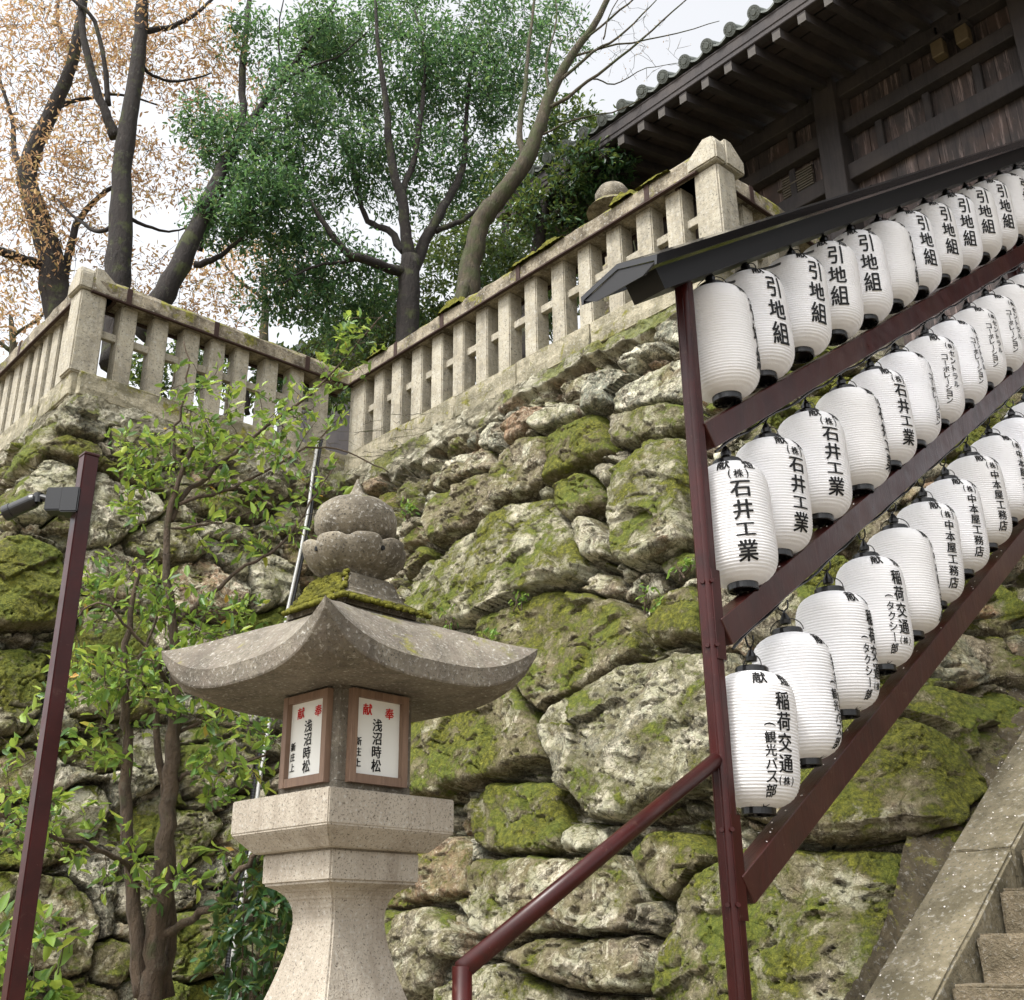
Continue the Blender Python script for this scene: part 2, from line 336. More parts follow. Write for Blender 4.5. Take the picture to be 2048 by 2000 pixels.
def np_mesh(name, V, Fq, mat, parent=None, attrs=None, smooth=False):
    me = bpy.data.meshes.new(name); nv = len(V); nf = len(Fq); k = Fq.shape[1]
    if parent is not None: V = V - np.array(parent.location)
    me.vertices.add(nv); me.vertices.foreach_set('co', np.ascontiguousarray(V, dtype=np.float32).ravel())
    me.loops.add(nf * k); me.loops.foreach_set('vertex_index', Fq.astype(np.int32).ravel())
    me.polygons.add(nf); me.polygons.foreach_set('loop_start', np.arange(nf, dtype=np.int32) * k)
    try: me.polygons.foreach_set('loop_total', np.full(nf, k, dtype=np.int32))
    except Exception: pass
    me.update(calc_edges=True)
    if smooth: me.polygons.foreach_set('use_smooth', np.ones(nf, dtype=bool))
    for a, vals in (attrs or {}).items():
        at = me.attributes.new(a, 'FLOAT', 'POINT'); at.data.foreach_set('value', np.ascontiguousarray(vals, dtype=np.float32))
    me.materials.append(mat); o = bpy.data.objects.new(name, me); COL.objects.link(o)
    if parent is not None: o.parent = parent
    return o

# value noise in numpy
def vnoise(x, y, seed=0):
    xi = np.floor(x).astype(np.int64); yi = np.floor(y).astype(np.int64); fx = x - xi; fy = y - yi
    def hsh(a, b):
        n = (a * 374761393 + b * 668265263 + seed * 1442695041) & 0xffffffff
        n = ((n ^ (n >> 13)) * 1274126177) & 0xffffffff
        return ((n ^ (n >> 16)) & 0xffff) / 65535.0
    u = fx * fx * (3 - 2 * fx); v = fy * fy * (3 - 2 * fy)
    return (hsh(xi, yi) * (1 - u) + hsh(xi + 1, yi) * u) * (1 - v) + (hsh(xi, yi + 1) * (1 - u) + hsh(xi + 1, yi + 1) * u) * v
def fbm(x, y, oct=4, seed=0, g=.5, ridged=False):
    s = 0; a = 1; t = 0
    for i in range(oct):
        n = vnoise(x * 2 ** i + 17.3 * i, y * 2 ** i - 9.1 * i, seed + i)
        if ridged: n = 1 - abs(2 * n - 1)
        s = s + a * n; t += a; a *= g
    return s / t * 2 - 1

# ================================================================== SETTING
ZT, BT = 6.36, 0.30        # wall top height, batter
XA, YA, XB, YB, XC, YC = 3.13, 9.10, 6.00, 9.10, 6.00, 4.30
g = MB(); g.add([(-60, -60, 0), (60, -60, 0), (60, 60, 0), (-60, 60, 0)], [(0, 1, 2, 3)]); setprops(g.build('ground', M['ground']), kind='structure')
g = MB()
tv = [(XA + .35, 40, ZT - .03), (XA + .35, YA + .35, ZT - .03), (XB + .35, YB + .35, ZT - .03), (XC + .35, YC + .35, ZT - .03), (9.6, YC + .35, ZT - .03), (40, YC + .35, ZT - .03), (40, 40, ZT - .03)]
g.add(tv, [(0, 1, 2, 3, 4, 5, 6)]); setprops(g.build('terrace', M['soil']), kind='structure')
# rising hill behind the trees
n = 40; vs = []; fs = []
for i in range(n):
    for j in range(n):
        x = 2 + i * 1.6; y = 12 + j * 1.2; hgt = ZT - .1 + .22 * max(0, y - 15) + .6 * math.sin(x * .3) * math.sin(y * .4)
        if x > 7: hgt += .1 * (x - 7)
        vs.append((x, y, min(hgt, ZT + 3.0)))
for i in range(n - 1):
    for j in range(n - 1): a = i * n + j; fs.append((a, a + n, a + n + 1, a + 1))
setprops(MB().add(vs, fs).build('hillside', M['soil'], smooth=True), kind='structure')

# ---- stone retaining wall: one displaced sheet round four faces
corners = [Vector((XA, YA + 3.2)), Vector((XA, YA)), Vector((XB, YB)), Vector((XC, YC)), Vector((XC + 3.5, YC))]
dirs = [(corners[i + 1] - corners[i]) for i in range(4)]; lens = [d.length for d in dirs]; dirs = [d.normalized() for d in dirs]
S0 = [0, lens[0], lens[0] + lens[1], lens[0] + lens[1] + lens[2], sum(lens)]
nrm = [Vector((-1, 0)), Vector((0, -1)), Vector((-1, 0)), Vector((0, -1))]
def px_to_sz(x, y, face):     # photo survey point (px) -> (s, z) on one face
    if face in (0, 2):
        Xc = XA if face == 0 else XC; p = on(x, y, (1, 0, -BT), Xc - BT * ZT)
        v = p.y + BT * (ZT - p.z); s = S0[face] + ((corners[face].y - v))
    else:
        Yc = YA if face == 1 else YC; p = on(x, y, (0, 1, -BT), Yc - BT * ZT)
        u = p.x + BT * (ZT - p.z); s = S0[face] + (u - corners[face].x)
    return s, p.z
Z1 = lambda x, y: (x / 2.72, 500 + y / 2.72)
Z2 = lambda x, y: (600 + x / 2.38, 500 + y / 2.38)
Z3 = lambda x, y: (x / 2.38, 1200 + y / 2.38)
Z4 = lambda x, y: (700 + x / 2.38, 1200 + y / 2.38)
Z5 = lambda x, y: (1300 + x / 2.607, 1400 + y / 2.607)
# (map, face, moss, lichen, tone, outline)
ST = [
 (Z2, 2, -.3, .0, .55, [(1340,640),(1480,575),(1600,580),(1615,620),(1560,680),(1470,760),(1380,790),(1345,740)]),
 (Z2, 2, -.2, .4, .5, [(1115,800),(1160,745),(1290,730),(1340,745),(1340,790),(1240,825),(1150,865),(1115,840)]),
 (Z2, 2, -.6, -.3, .95, [(960,830),(1060,770),(1130,740),(1150,765),(1100,835),(1050,895),(980,915)]),
 (Z2, 2, -.6, .2, .5, [(850,870),(900,820),(955,815),(960,920),(970,950),(920,955),(850,935)]),
 (Z2, 2, .6, -.3, .3, [(1190,885),(1330,820),(1430,785),(1475,880),(1500,960),(1400,1005),(1250,1075),(1170,1105),(1185,1000)]),
 (Z2, 2, .1, 0, .2, [(925,965),(1050,905),(1180,885),(1180,960),(1160,1095),(1040,1185),(930,1215),(910,1120),(937,1020)]),
 (Z2, 2, 0, .1, .3, [(610,1125),(640,1080),(780,1000),(900,938),(925,1020),(905,1045),(800,1072),(650,1145)]),
 (Z2, 2, .15, -.1, .3, [(600,1310),(605,1200),(650,1158),(830,1070),(905,1068),(900,1130),(935,1235),(820,1310),(640,1395)]),
 (Z2, 2, .25, .1, .4, [(1490,785),(1600,765),(1775,740),(1870,760),(1870,830),(1700,900),(1590,940),(1505,925)]),
 (Z2, 2, -.2, .3, .5, [(1500,690),(1560,640),(1770,525),(1860,520),(1865,740),(1775,730),(1600,755),(1500,780)]),
 (Z2, 2, -.5, .2, .6, [(1545,520),(1640,480),(1740,440),(1742,485),(1640,555),(1585,585),(1548,570)]),
 (Z2, 2, .35, .4, .45, [(1500,1050),(1600,965),(1680,915),(1840,900),(1860,1100),(1840,1380),(1760,1460),(1600,1515),(1535,1475),(1485,1280),(1492,1130)]),
 (Z2, 2, .5, -.1, .3, [(1200,1120),(1250,1100),(1330,1060),(1415,1100),(1472,1180),(1465,1215),(1290,1295),(1215,1220)]),
 (Z2, 2, .1, .1, .4, [(1385,1060),(1440,1015),(1505,1022),(1495,1075),(1470,1135),(1422,1095)]),
 (Z2, 2, .0, .4, .4, [(1295,1310),(1370,1275),(1420,1292),(1475,1370),(1485,1455),(1370,1475),(1335,1400)]),
 (Z2, 2, .3, .7, .4, [(480,1600),(580,1480),(720,1385),(860,1315),(1060,1205),(1180,1175),(1255,1290),(1330,1420),(1365,1500),(1345,1565),(1130,1635),(1060,1690),(900,1760),(600,1800),(500,1760)]),
 (Z4, 2, .35, .0, .3, [(640,110),(800,20),(960,-40),(1150,-30),(1330,30),(1400,100),(1400,275),(1200,375),(1135,435),(960,540),(885,480),(805,370),(740,280),(640,200)]),
 (Z4, 2, .3, .0, .3, [(1440,0),(1640,-60),(1720,60),(1700,190),(1485,220),(1430,130)]),
 (Z4, 2, .45, .0, .3, [(200,540),(500,470),(790,400),(870,500),(945,680),(955,755),(850,795),(730,855),(490,895),(465,935),(305,925),(200,900)]),
 (Z4, 2, .12, .25, .45, [(935,580),(1010,505),(1120,465),(1345,315),(1620,260),(1790,250),(1840,500),(1840,800),(1680,880),(1500,930),(1330,1045),(1180,1045),(1135,930),(1035,895),(985,770),(935,640)]),
 (Z4, 2, .5, .2, .35, [(575,960),(640,885),(780,875),(955,860),(1015,905),(1005,960),(1035,1080),(1025,1175),(940,1215),(760,1205),(665,1195),(585,1135),(575,1050)]),
 (Z4, 2, .0, .4, .5, [(1055,1110),(1150,1065),(1275,1085),(1265,1175),(1180,1225),(1065,1205)]),
 (Z4, 2, .4, .0, .3, [(1325,1200),(1430,1115),(1560,1105),(1645,1145),(1700,1210),(1635,1325),(1500,1410),(1435,1375),(1355,1285)]),
 (Z4, 2, .1, .1, .95, [(300,1190),(380,1135),(500,1120),(558,1170),(545,1395),(430,1435),(262,1435),(272,1360)]),
 (Z4, 2, .1, .3, .3, [(572,1265),(640,1240),(900,1232),(1080,1245),(1300,1225),(1385,1380),(1390,1515),(1340,1590),(1000,1575),(800,1640),(625,1575),(605,1470)]),
 (Z4, 2, -.2, .0, .4, [(1405,1435),(1475,1435),(1515,1530),(1470,1590),(1360,1605)]),
 (Z4, 2, .0, .1, .25, [(745,1700),(900,1625),(1200,1602),(1400,1612),(1475,1625),(1425,1825),(1395,1845),(1130,1845),(900,1775)]),
 (Z4, 2, .0, .2, .35, [(-50,1500),(150,1485),(400,1470),(515,1520),(555,1580),(535,1700),(450,1715),(420,1830),(330,1904),(200,2000),(-50,2000)]),
 (Z4, 2, .0, .4, .4, [(590,1750),(700,1720),(860,1800),(1100,1880),(1000,2000),(430,2000),(440,1850)]),
 (Z5, 2, .35, .2, .35, [(60,1330),(135,1080),(235,905),(335,835),(560,765),(1000,785),(1180,830),(1240,1000),(1280,1300),(1260,1750),(60,1750)]),
 (Z5, 2, .25, .1, .2, [(640,300),(900,100),(1100,60),(1285,115),(1455,255),(1465,480),(1300,555),(1180,690),(1100,735),(850,735),(640,640),(430,555),(440,420)]),
 (Z5, 2, .1, .3, .2, [(1490,60),(1640,10),(1780,125),(1820,225),(1700,415),(1600,590),(1500,470),(1480,250)]),
 (Z5, 2, .1, .0, .2, [(1120,745),(1290,590),(1480,520),(1560,640),(1420,780),(1250,800)]),
 # north side face behind the sapling
 (Z1, 1, .45, .0, .3, [(110,1130),(185,1065),(340,1005),(520,1065),(600,1160),(840,1235),(890,1320),(700,1265),(550,1185),(420,1155),(260,1105),(140,1140)]),
 (Z1, 1, .15, .5, .5, [(60,1265),(250,1120),(410,1175),(420,1330),(330,1420),(240,1480),(40,1450),(30,1350)]),
 (Z1, 1, .0, .5, .4, [(545,1195),(680,1265),(865,1335),(890,1420),(830,1495),(600,1605),(480,1615),(470,1400)]),
 (Z1, 1, .6, -.1, .3, [(-120,1560),(150,1555),(340,1645),(350,1800),(330,2050),(-120,2060)]),
 (Z1, 1, .3, .1, .4, [(955,1290),(1130,1300),(1375,1355),(1470,1440),(1430,1465),(1060,1435),(985,1370)]),
 (Z1, 1, .0, .6, .5, [(1065,1485),(1250,1492),(1410,1560),(1340,1595),(1100,1555)]),
 (Z1, 1, .2, .2, .4, [(700,1550),(850,1475),(1045,1525),(1125,1640),(1045,1695),(880,1695),(705,1645)]),
 (Z1, 1, .1, .8, .55, [(1365,1655),(1500,1655),(1600,1725),(1640,1904),(1400,1960),(1345,1750)]),
 (Z1, 1, .0, .1, .5, [(330,900),(380,790),(560,830),(580,940),(560,1040),(430,1010),(300,980)]),
 (Z1, 1, .2, .1, .4, [(600,960),(820,980),(1000,1060),(980,1160),(840,1200),(620,1120)]),
 (Z3, 1, .5, .0, .7, [(-60,240),(90,225),(225,255),(200,500),(100,655),(-60,640)]),
 (Z3, 1, .25, .2, .3, [(-20,1295),(180,1305),(330,1315),(445,1425),(475,1530),(435,1755),(300,1795),(120,1735),(-20,1700)]),
 (Z3, 1, .45, .0, .3, [(452,1645),(540,1615),(628,1645),(635,1780),(560,1845),(445,1795)]),
 (Z3, 1, .35, .1, .3, [(795,1560),(850,1495),(1060,1465),(1105,1505),(1095,1650),(1055,1775),(880,1815),(795,1780)]),
 (Z3, 1, .2, .3, .4, [(840,985),(1000,1005),(1075,1065),(1005,1170),(860,1295),(812,1270)]),
 (Z3, 1, .0, .8, .5, [(250,955),(400,875),(478,885),(515,960),(505,1050),(430,1135),(255,1115)]),
 (Z3, 1, .5, .0, .3, [(300,655),(560,645),(600,800),(460,825),(305,760)]),
 (Z3, 1, .4, .1, .4, [(400,60),(700,60),(760,300),(560,560),(330,560),(300,300)]),
 (Z3, 1, .1, .2, .9, [(-60,780),(150,700),(240,820),(200,930),(-60,930)]),
 (Z3, 1, .2, .1, .4, [(870,700),(1100,660),(1200,760),(1190,900),(900,920)]),
]
def sdf_poly(px, py, P):
    n = len(P); d = np.full(px.shape, 1e9); sgn = np.ones(px.shape)
    for i in range(n):
        x0, y0 = P[i]; x1, y1 = P[(i + 1) % n]; ex, ey = x1 - x0, y1 - y0; wx, wy = px - x0, py - y0
        t = np.clip((wx * ex + wy * ey) / (ex * ex + ey * ey + 1e-12), 0, 1)
        d = np.minimum(d, (wx - ex * t) ** 2 + (wy - ey * t) ** 2)
        c1 = py >= y0; c2 = py < y1; c3 = ex * wy > ey * wx
        flip = (c1 & c2 & c3) | (~c1 & ~c2 & ~c3); sgn = np.where(flip, -sgn, sgn)
    return -sgn * np.sqrt(d)
def facets(dx, dy, rs, size):
    h = np.full(dx.shape, 1e9)
    for k in range(7):
        a = rs.uniform(0, 2 * PI); gsl = rs.uniform(.05, .26) if k < 5 else rs.uniform(0, .05)
        h = np.minimum(h, rs.uniform(.01, .05) * size / .5 + gsl * size * .32 - gsl * (dx * math.cos(a) + dy * math.sin(a)))
    return h
def build_wall():
    rs = np.random.RandomState(5); step = .0115; z0, z1 = -.1, ZT - .2
    ns = int(S0[4] / step); nz = int((z1 - z0) / step)
    s = np.linspace(0, S0[4], ns); z = np.linspace(z0, z1, nz); SS, ZZ = np.meshgrid(s, z, indexing='ij')
    wx = SS + .022 * fbm(SS * 6, ZZ * 6, 5, 1) + .010 * fbm(SS * 30, ZZ * 30, 2, 2); wz = ZZ + .022 * fbm(SS * 6, ZZ * 6, 5, 3) + .010 * fbm(SS * 30, ZZ * 30, 2, 4)
    H = np.full(SS.shape, -.3); tone = np.zeros(SS.shape); moss = np.zeros(SS.shape); lich = np.zeros(SS.shape)
    def vor(seeds, amp):
        F1 = np.full(wx.shape, 1e9, np.float32); F2 = F1.copy(); I = np.zeros(wx.shape, np.int32)
        # bucketed: each seed touches only its surroundings
        for k, (a, b, sx, sy) in enumerate(seeds):
            i0 = np.searchsorted(s, a - amp); i1 = np.searchsorted(s, a + amp); j0 = np.searchsorted(z, b - amp); j1 = np.searchsorted(z, b + amp)
            d = np.sqrt(((wx[i0:i1, j0:j1] - a) * sx) ** 2 + ((wz[i0:i1, j0:j1] - b) * sy) ** 2).astype(np.float32)
            f1 = F1[i0:i1, j0:j1]; f2 = F2[i0:i1, j0:j1]; ii = I[i0:i1, j0:j1]
            m1 = d < f1; f2[:] = np.where(m1, f1, np.minimum(f2, d)); ii[m1] = k; f1[:] = np.minimum(f1, d)
        return F1, F2, I
    def seeds(sp):
        out = []; a = 0; row = 0
        zz = z0
        while zz < z1 + sp:
            a = -sp * rs.uniform(0, 1)
            while a < S0[4] + sp:
                q = sp * (1.25 if True else 1)
                out.append((a + rs.uniform(-.32, .32) * sp, zz + rs.uniform(-.33, .33) * sp, rs.uniform(.75, 1.1), rs.uniform(.95, 1.35))); a += q
            zz += sp * .82
        return out
    def cells(sp, base, gap, amp, mossv):
        nonlocal H, tone, moss, lich
        sd = seeds(sp); F1, F2, I = vor(sd, sp * 2.2); A = np.array(sd)
        dx = wx - A[I, 0]; dz = wz - A[I, 1]; n_ = len(sd)
        off = rs.uniform(-.5, .5, n_) * amp; h = np.full(wx.shape, 1e9)
        for k in range(5):
            an = rs.uniform(0, 2 * PI, n_); gs = rs.uniform(.0, .24, n_) if k else rs.uniform(0, .08, n_); c = rs.uniform(.02, .09, n_) * sp * 1.6
            h = np.minimum(h, c[I] - gs[I] * (dx * np.cos(an[I]) + dz * np.sin(an[I])))
        e = (F2 - F1) * .5 - gap
        prof = 1 - np.exp(-np.clip(e, 0, None) / (.010 + .02 * sp))
        hh = base + off[I] + h - .12 * dz + .10 * prof - .10
        t = rs.uniform(0, 1, n_)[I]; mo = rs.uniform(-.5, .6, n_)[I] + mossv; li = rs.uniform(-.4, .7, n_)[I]
        use = e > 0
        return use, hh, t, mo, li
    # smallest chips, then medium, then large, then the surveyed boulders
    use, hh, t, mo, li = cells(.13, -.12, .008, .06, -.4)
    H = np.where(use, hh, -.24); tone = t.copy(); moss = mo; lich = li
    lim_ab = S0[2]; big = (SS < lim_ab - .25) | (SS > S0[3] + .15) | (ZZ < 1.2)
    use, hh, t, mo, li = cells(.30, -.04, .020, .07, -.15)
    use &= (fbm(SS * 1.7, ZZ * 1.7, 2, 31) > -.45)
    for dst, src in ((H, hh), (tone, t), (moss, mo), (lich, li)): dst[use] = src[use]
    use, hh, t, mo, li = cells(.62, .02, .03, .10, .15); use &= big & (fbm(SS * 1.1, ZZ * 1.1, 2, 41) > -.35)
    for dst, src in ((H, hh), (tone, t), (moss, mo), (lich, li)): dst[use] = src[use]
    for mp, face, mo, li, to, P in ST:
        Q = [px_to_sz(*mp(*q), face) for q in P]; Q = np.array(Q)
        a0, a1, b0, b1 = Q[:, 0].min() - .12, Q[:, 0].max() + .12, Q[:, 1].min() - .12, Q[:, 1].max() + .12
        i0, i1 = np.searchsorted(s, (a0, a1)); j0, j1 = np.searchsorted(z, (b0, b1))
        if i1 <= i0 or j1 <= j0: continue
        sl = (slice(i0, i1), slice(j0, j1)); X = wx[sl]; Zz = wz[sl]
        d = sdf_poly(X, Zz, Q) + .010
        size = math.sqrt(max(.02, (a1 - a0 - .24) * (b1 - b0 - .24))); c = Q.mean(0)
        h = .03 + rs.uniform(-.03, .04) + facets(X - c[0], Zz - c[1], rs, size) - .10 * (Zz - c[1]) + .05 * rs.uniform(-1, 1) * (X - c[0])
        h = h + .12 * (1 - np.exp(-np.clip(d, 0, None) / .014)) - .10
        use = d > 0
        # cleared margin: boulder sits in a dark joint
        marg = (d <= 0) & (d > -.020); H[sl] = np.where(marg, np.minimum(H[sl], -.22), H[sl])
        H[sl] = np.where(use, h, H[sl]); tone[sl] = np.where(use, to, tone[sl]); moss[sl] = np.where(use, mo, moss[sl]); lich[sl] = np.where(use, li, lich[sl])
    # concrete band under the sill
    top = 5.97 + .09 * fbm(SS * 2.2, ZZ * 0, 4, 8) - .14 * ((SS > S0[2] + .3) & (SS < S0[2] + 2.4)); top = np.where(SS < S0[2], 5.86, top)
    kc = np.clip((ZZ - top + .05 * fbm(SS * 7, ZZ * 7, 3, 81)) / .03, 0, 1); conc = kc.copy()
    ledge = .10 * np.exp(-((ZZ - top - .02) / .035) ** 2) * (.4 + .9 * vnoise(SS * 14, ZZ * 14, 77))
    H = H * (1 - kc) + kc * (-.02 + .030 * fbm(SS * 6, ZZ * 9, 5, 9, .6)) + ledge * .30
    moss = moss * (1 - kc) + kc * (.22 + .7 * fbm(SS * 1.1, ZZ * 1.6, 3, 12))
    cdf = np.clip((SS - S0[3]) / .3, 0, 1); moss = moss + .28 * cdf; lich = lich - .6 * cdf  # stair-side face: real moss, increased to put its shade into the stone colour
    solid = np.clip((H + .16) / .05, 0, 1)
    for sp_, am in ((.34, .024), (.13, .008)):          # fracture facets
        sd = seeds(sp_); F1, F2, I = vor(sd, sp_ * 2.0); A = np.array(sd); n_ = len(sd)
        H = H + solid * (rs.uniform(-1, 1, n_)[I] * am + (wx - A[I, 0]) * rs.uniform(-.17, .17, n_)[I] + (wz - A[I, 1]) * rs.uniform(-.17, .17, n_)[I]) * (1 - .6 * kc)
    crk = fbm(SS * 2.6 + .3 * fbm(SS * 6, ZZ * 6, 2, 55), ZZ * 3.4, 4, 54, .6)
    H = H - .045 * np.exp(-(crk / .014) ** 2) * solid * (1 - kc)
    H = H + .016 * fbm(SS * 4, ZZ * 4, 5, 21, .5) + .009 * fbm(SS * 13, ZZ * 13, 4, 22, .6, True) + .004 * fbm(SS * 45, ZZ * 45, 2, 23)
    # frame of reference
    PX = np.zeros(SS.shape); PY = np.zeros(SS.shape); NX = np.zeros(SS.shape); NY = np.zeros(SS.shape)
    rnd_ = .22
    for i in range(4):
        mk = (SS >= S0[i]) & (SS <= S0[i + 1]); t = SS - S0[i]
        PX[mk] = (corners[i].x + dirs[i].x * t)[mk]; PY[mk] = (corners[i].y + dirs[i].y * t)[mk]
        NX[mk] = nrm[i].x; NY[mk] = nrm[i].y
    for ci in (1, 2, 3):
        q = np.clip((SS - S0[ci] + rnd_) / (2 * rnd_), 0, 1); mk = (q > 0) & (q < 1); q = q * q * (3 - 2 * q)
        NX[mk] = (nrm[ci - 1].x * (1 - q) + nrm[ci].x * q)[mk]; NY[mk] = (nrm[ci - 1].y * (1 - q) + nrm[ci].y * q)[mk]
        L = np.sqrt(NX ** 2 + NY ** 2); NX /= L; NY /= L
        # chamfer the corner inwards / outwards
        e = np.clip(1 - np.abs(SS - S0[ci]) / rnd_, 0, 1) ** 2
        H = H - e * (.05 if ci != 2 else -.05)
    dz = ZT - ZZ
    BX = PX - BT * dz; BY = PY - BT * dz
    toe = 2.60 + .62 * (ZZ - (1.367 + (BX - 3.96) * .668)); q = np.clip((SS - S0[3] + .15) / .45, 0, 1); q = q * q * (3 - 2 * q)
    BY = np.where(toe < BY, BY * (1 - q) + np.maximum(toe, 2.50) * q, BY)
    PX = BX + NX * H; PY = BY + NY * H; PZ = ZZ + .25 * H * BT
    V = np.stack([PX, PY, PZ], -1).reshape(-1, 3)
    idx = np.arange(ns * nz).reshape(ns, nz)
    Fq = np.stack([idx[:-1, :-1], idx[1:, :-1], idx[1:, 1:], idx[:-1, 1:]], -1).reshape(-1, 4)
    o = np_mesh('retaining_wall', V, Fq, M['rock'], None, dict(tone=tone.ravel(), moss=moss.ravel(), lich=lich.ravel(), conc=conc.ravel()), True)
    setprops(o, 'tall dry stone retaining wall of huge mossy boulders with small stones packed in the joints', 'stone wall')
build_wall()

# ---- sill stones, fence
def fence_run(name, a, b, posts, label, n_, cap_posts=(), zt=ZT, rail_side=1, joints=()):
    a = Vector((a[0], a[1], zt)); b = Vector((b[0], b[1], zt)); d = (b - a).normalized(); L = (b - a).length; nn = Vector((n_[0], n_[1], 0))
    root = empty(name, a, 0, label, 'stone fence', 'stone fence sections along the terrace edge')
    # sill
    t = 0; k = 0
    while t < L - .01:
        l = min(random.uniform(.8, 1.3), L - t);
        if L - t - l < .3: l = L - t
        m = MB().bar(a + d * (t + .004) - nn * .13 + Vector((0, 0, -.11 + .004 * (k % 2))), a + d * (t + l - .004) - nn * .13 + Vector((0, 0, -.11 + .004 * (k % 2))), .36, .24)
        m.build('sill_stone', M['sill'], root, bevel=.015, seg=1, sub=2, jitter=.006); t += l; k += 1
    # posts
    PW = .162
    for t in posts:
        c = a + d * t; lean = random.uniform(-.008, .008)
        m = MB(); R = Matrix.Rotation(math.atan2(d.y, d.x) + random.uniform(-.06, .06), 3, 'Z')
        w_ = PW * random.uniform(.93, 1.07); m.box(c + Vector((lean, lean, .41)) - nn * .10, (w_, PW, .86), R)
        m.build('post', M['fence'], root, bevel=.010, seg=2)
    for t, wd in cap_posts:
        c = a + d * t - nn * .10; m = MB(); m.box(c + Vector((0, 0, .42)), (wd, wd, .84), None, .97); m.build('corner_post', M['fence'], root, bevel=.014, seg=2)
    # cross rail through the posts
    ps = sorted(list(posts) + [c[0] for c in cap_posts])
    for q, (t0, t1) in enumerate(zip(ps[:-1], ps[1:])):
        m = MB(); r0 = a + d * (t0 + .055) - nn * .10 + Vector((0, 0, .50)); r1 = a + d * (t1 - .055) - nn * .10 + Vector((0, 0, .50))
        m.bar(r0, r1, .055, .075); m.build('cross_rail', M['fence'], root, bevel=.004)
    # coping
    t = -.02; k = 0
    J = [0] + [j for j in joints if 0 < j < L] + [L]
    for j0, j1 in zip(J[:-1], J[1:]):
        nsub = max(2, int((j1 - j0) / .12)); vs = []; fs = []
        w2 = .155; prof = [(-w2, 0), (-w2, .13), (-w2 + .035, .175), (0, .195), (w2 - .035, .175), (w2, .13), (w2, 0)]
        for i in range(nsub + 1):
            c = a + d * (j0 + .003 + (j1 - j0 - .006) * i / nsub) - nn * .10 + Vector((0, 0, .838))
            for pw, pz in prof:
                jj = random.uniform(-.007, .007); vs.append(c + nn * (pw + jj) + Vector((0, 0, pz + (random.uniform(-.012, .01) if pz > .1 else 0))))
        P = len(prof)
        for i in range(nsub):
            for j in range(P):
                A_ = i * P + j; B_ = i * P + (j + 1) % P; fs.append((A_, B_, B_ + P, A_ + P))
        fs.append(tuple(range(P))); fs.append(tuple(nsub * P + j for j in reversed(range(P))))
        MB().add(vs, fs).build('coping', M['coping'], root)
        if j1 < L:   # rusty clamp over the joint
            c = a + d * j1 - nn * .10 + Vector((0, 0, .838)); m = MB(); m.bar(c + nn * .160 + Vector((0, 0, .07)) - d * .025, c + nn * .160 + Vector((0, 0, .07)) + d * .025, .008, .15)
            m.build('clamp', M['rust'], root)
    # iron strip under the coping
    m = MB(); m.bar(a + nn * .045 + Vector((0, 0, .826)), b + nn * .045 + Vector((0, 0, .826)), .035, .014); m.bar(a - nn * .24 + Vector((0, 0, .826)), b - nn * .24 + Vector((0, 0, .826)), .035, .018)
    m.build('iron_strip', M['rust'], root)
    return root
bc_posts = [YB - y for y in (8.906, 8.583, 8.273, 7.94, 7.618, 7.293, 6.951, 6.637, 6.28, 5.926, 5.602, 5.259, 4.917, 4.60)]
fence_run('stone_fence', (XB, YB), (XC, YC), [.07] + bc_posts, 'longest stone fence section on the wall, mossy coping, ending at the tall right corner post', (-1, 0), [(4.86, .24)], joints=(.9, 1.65, 2.75, 4.3))
fence_run('stone_fence', (XA, YA), (XB, YB), [.40, .72, 1.04, 1.33, 1.60, 1.93, 2.24, 2.55], 'stone fence section behind the sapling, sloping away to the right from the left corner post', (0, -1), [(0.04, .25)], joints=(.35, 1.25, 2.3))
fence_run('stone_fence', (XA, YA + 4.2), (XA, YA), [4.2 - q for q in (.3, .54, .8, 1.05, 1.3, 1.56, 1.82, 2.08, 2.34, 2.6, 2.9, 3.2, 3.5, 3.8)], 'stone fence section at the far left edge of the picture', (-1, 0), joints=(1.0, 2.6))
fence_run('stone_fence', (XC, YC), (9.3, YC), [.30, .63, .96, 1.3, 1.63, 1.96, 2.3, 2.63, 2.96], 'short stone fence section beside the dark timber hall, right of the tall corner post', (0, -1), joints=(.6, 1.9))
for (x, y), lb in (((XC + .10, YC - .06), 'pointed stone cap on the right corner post of the fence'), ((XA + .05, YA + .10), 'pointed stone cap on the left corner post of the fence')):
    root = empty('corner_cap', (x, y, ZT + .84), 0, lb, 'stone cap', 'stone caps on the fence corners')
    for ax in (0, 1):
        P2 = [(-.15, 0), (-.15, .16), (-.12, .225), (-.03, .24), (.14, .11), (.14, 0)] if ax == 0 else [(-.037, 0), (-.037, .245), (.04, .245), (.20, .12), (.20, 0)]
        w0, w1 = (-.165, -.04) if ax == 0 else (-.155, .14); vs = []
        for ww in (w0, w1):
            for t, zz in P2: vs.append(Vector((x, y, ZT + .842)) + (Vector((ww, t, zz)) if ax == 0 else Vector((t, ww, zz))))
        P = len(P2); fs = [tuple(reversed(range(P))), tuple(range(P, 2 * P))] + [(i, (i + 1) % P, (i + 1) % P + P, i + P) for i in range(P)]
        m = MB().add(vs, fs); o = m.build('cap_block', M['fence'], root, bevel=.012, seg=2)
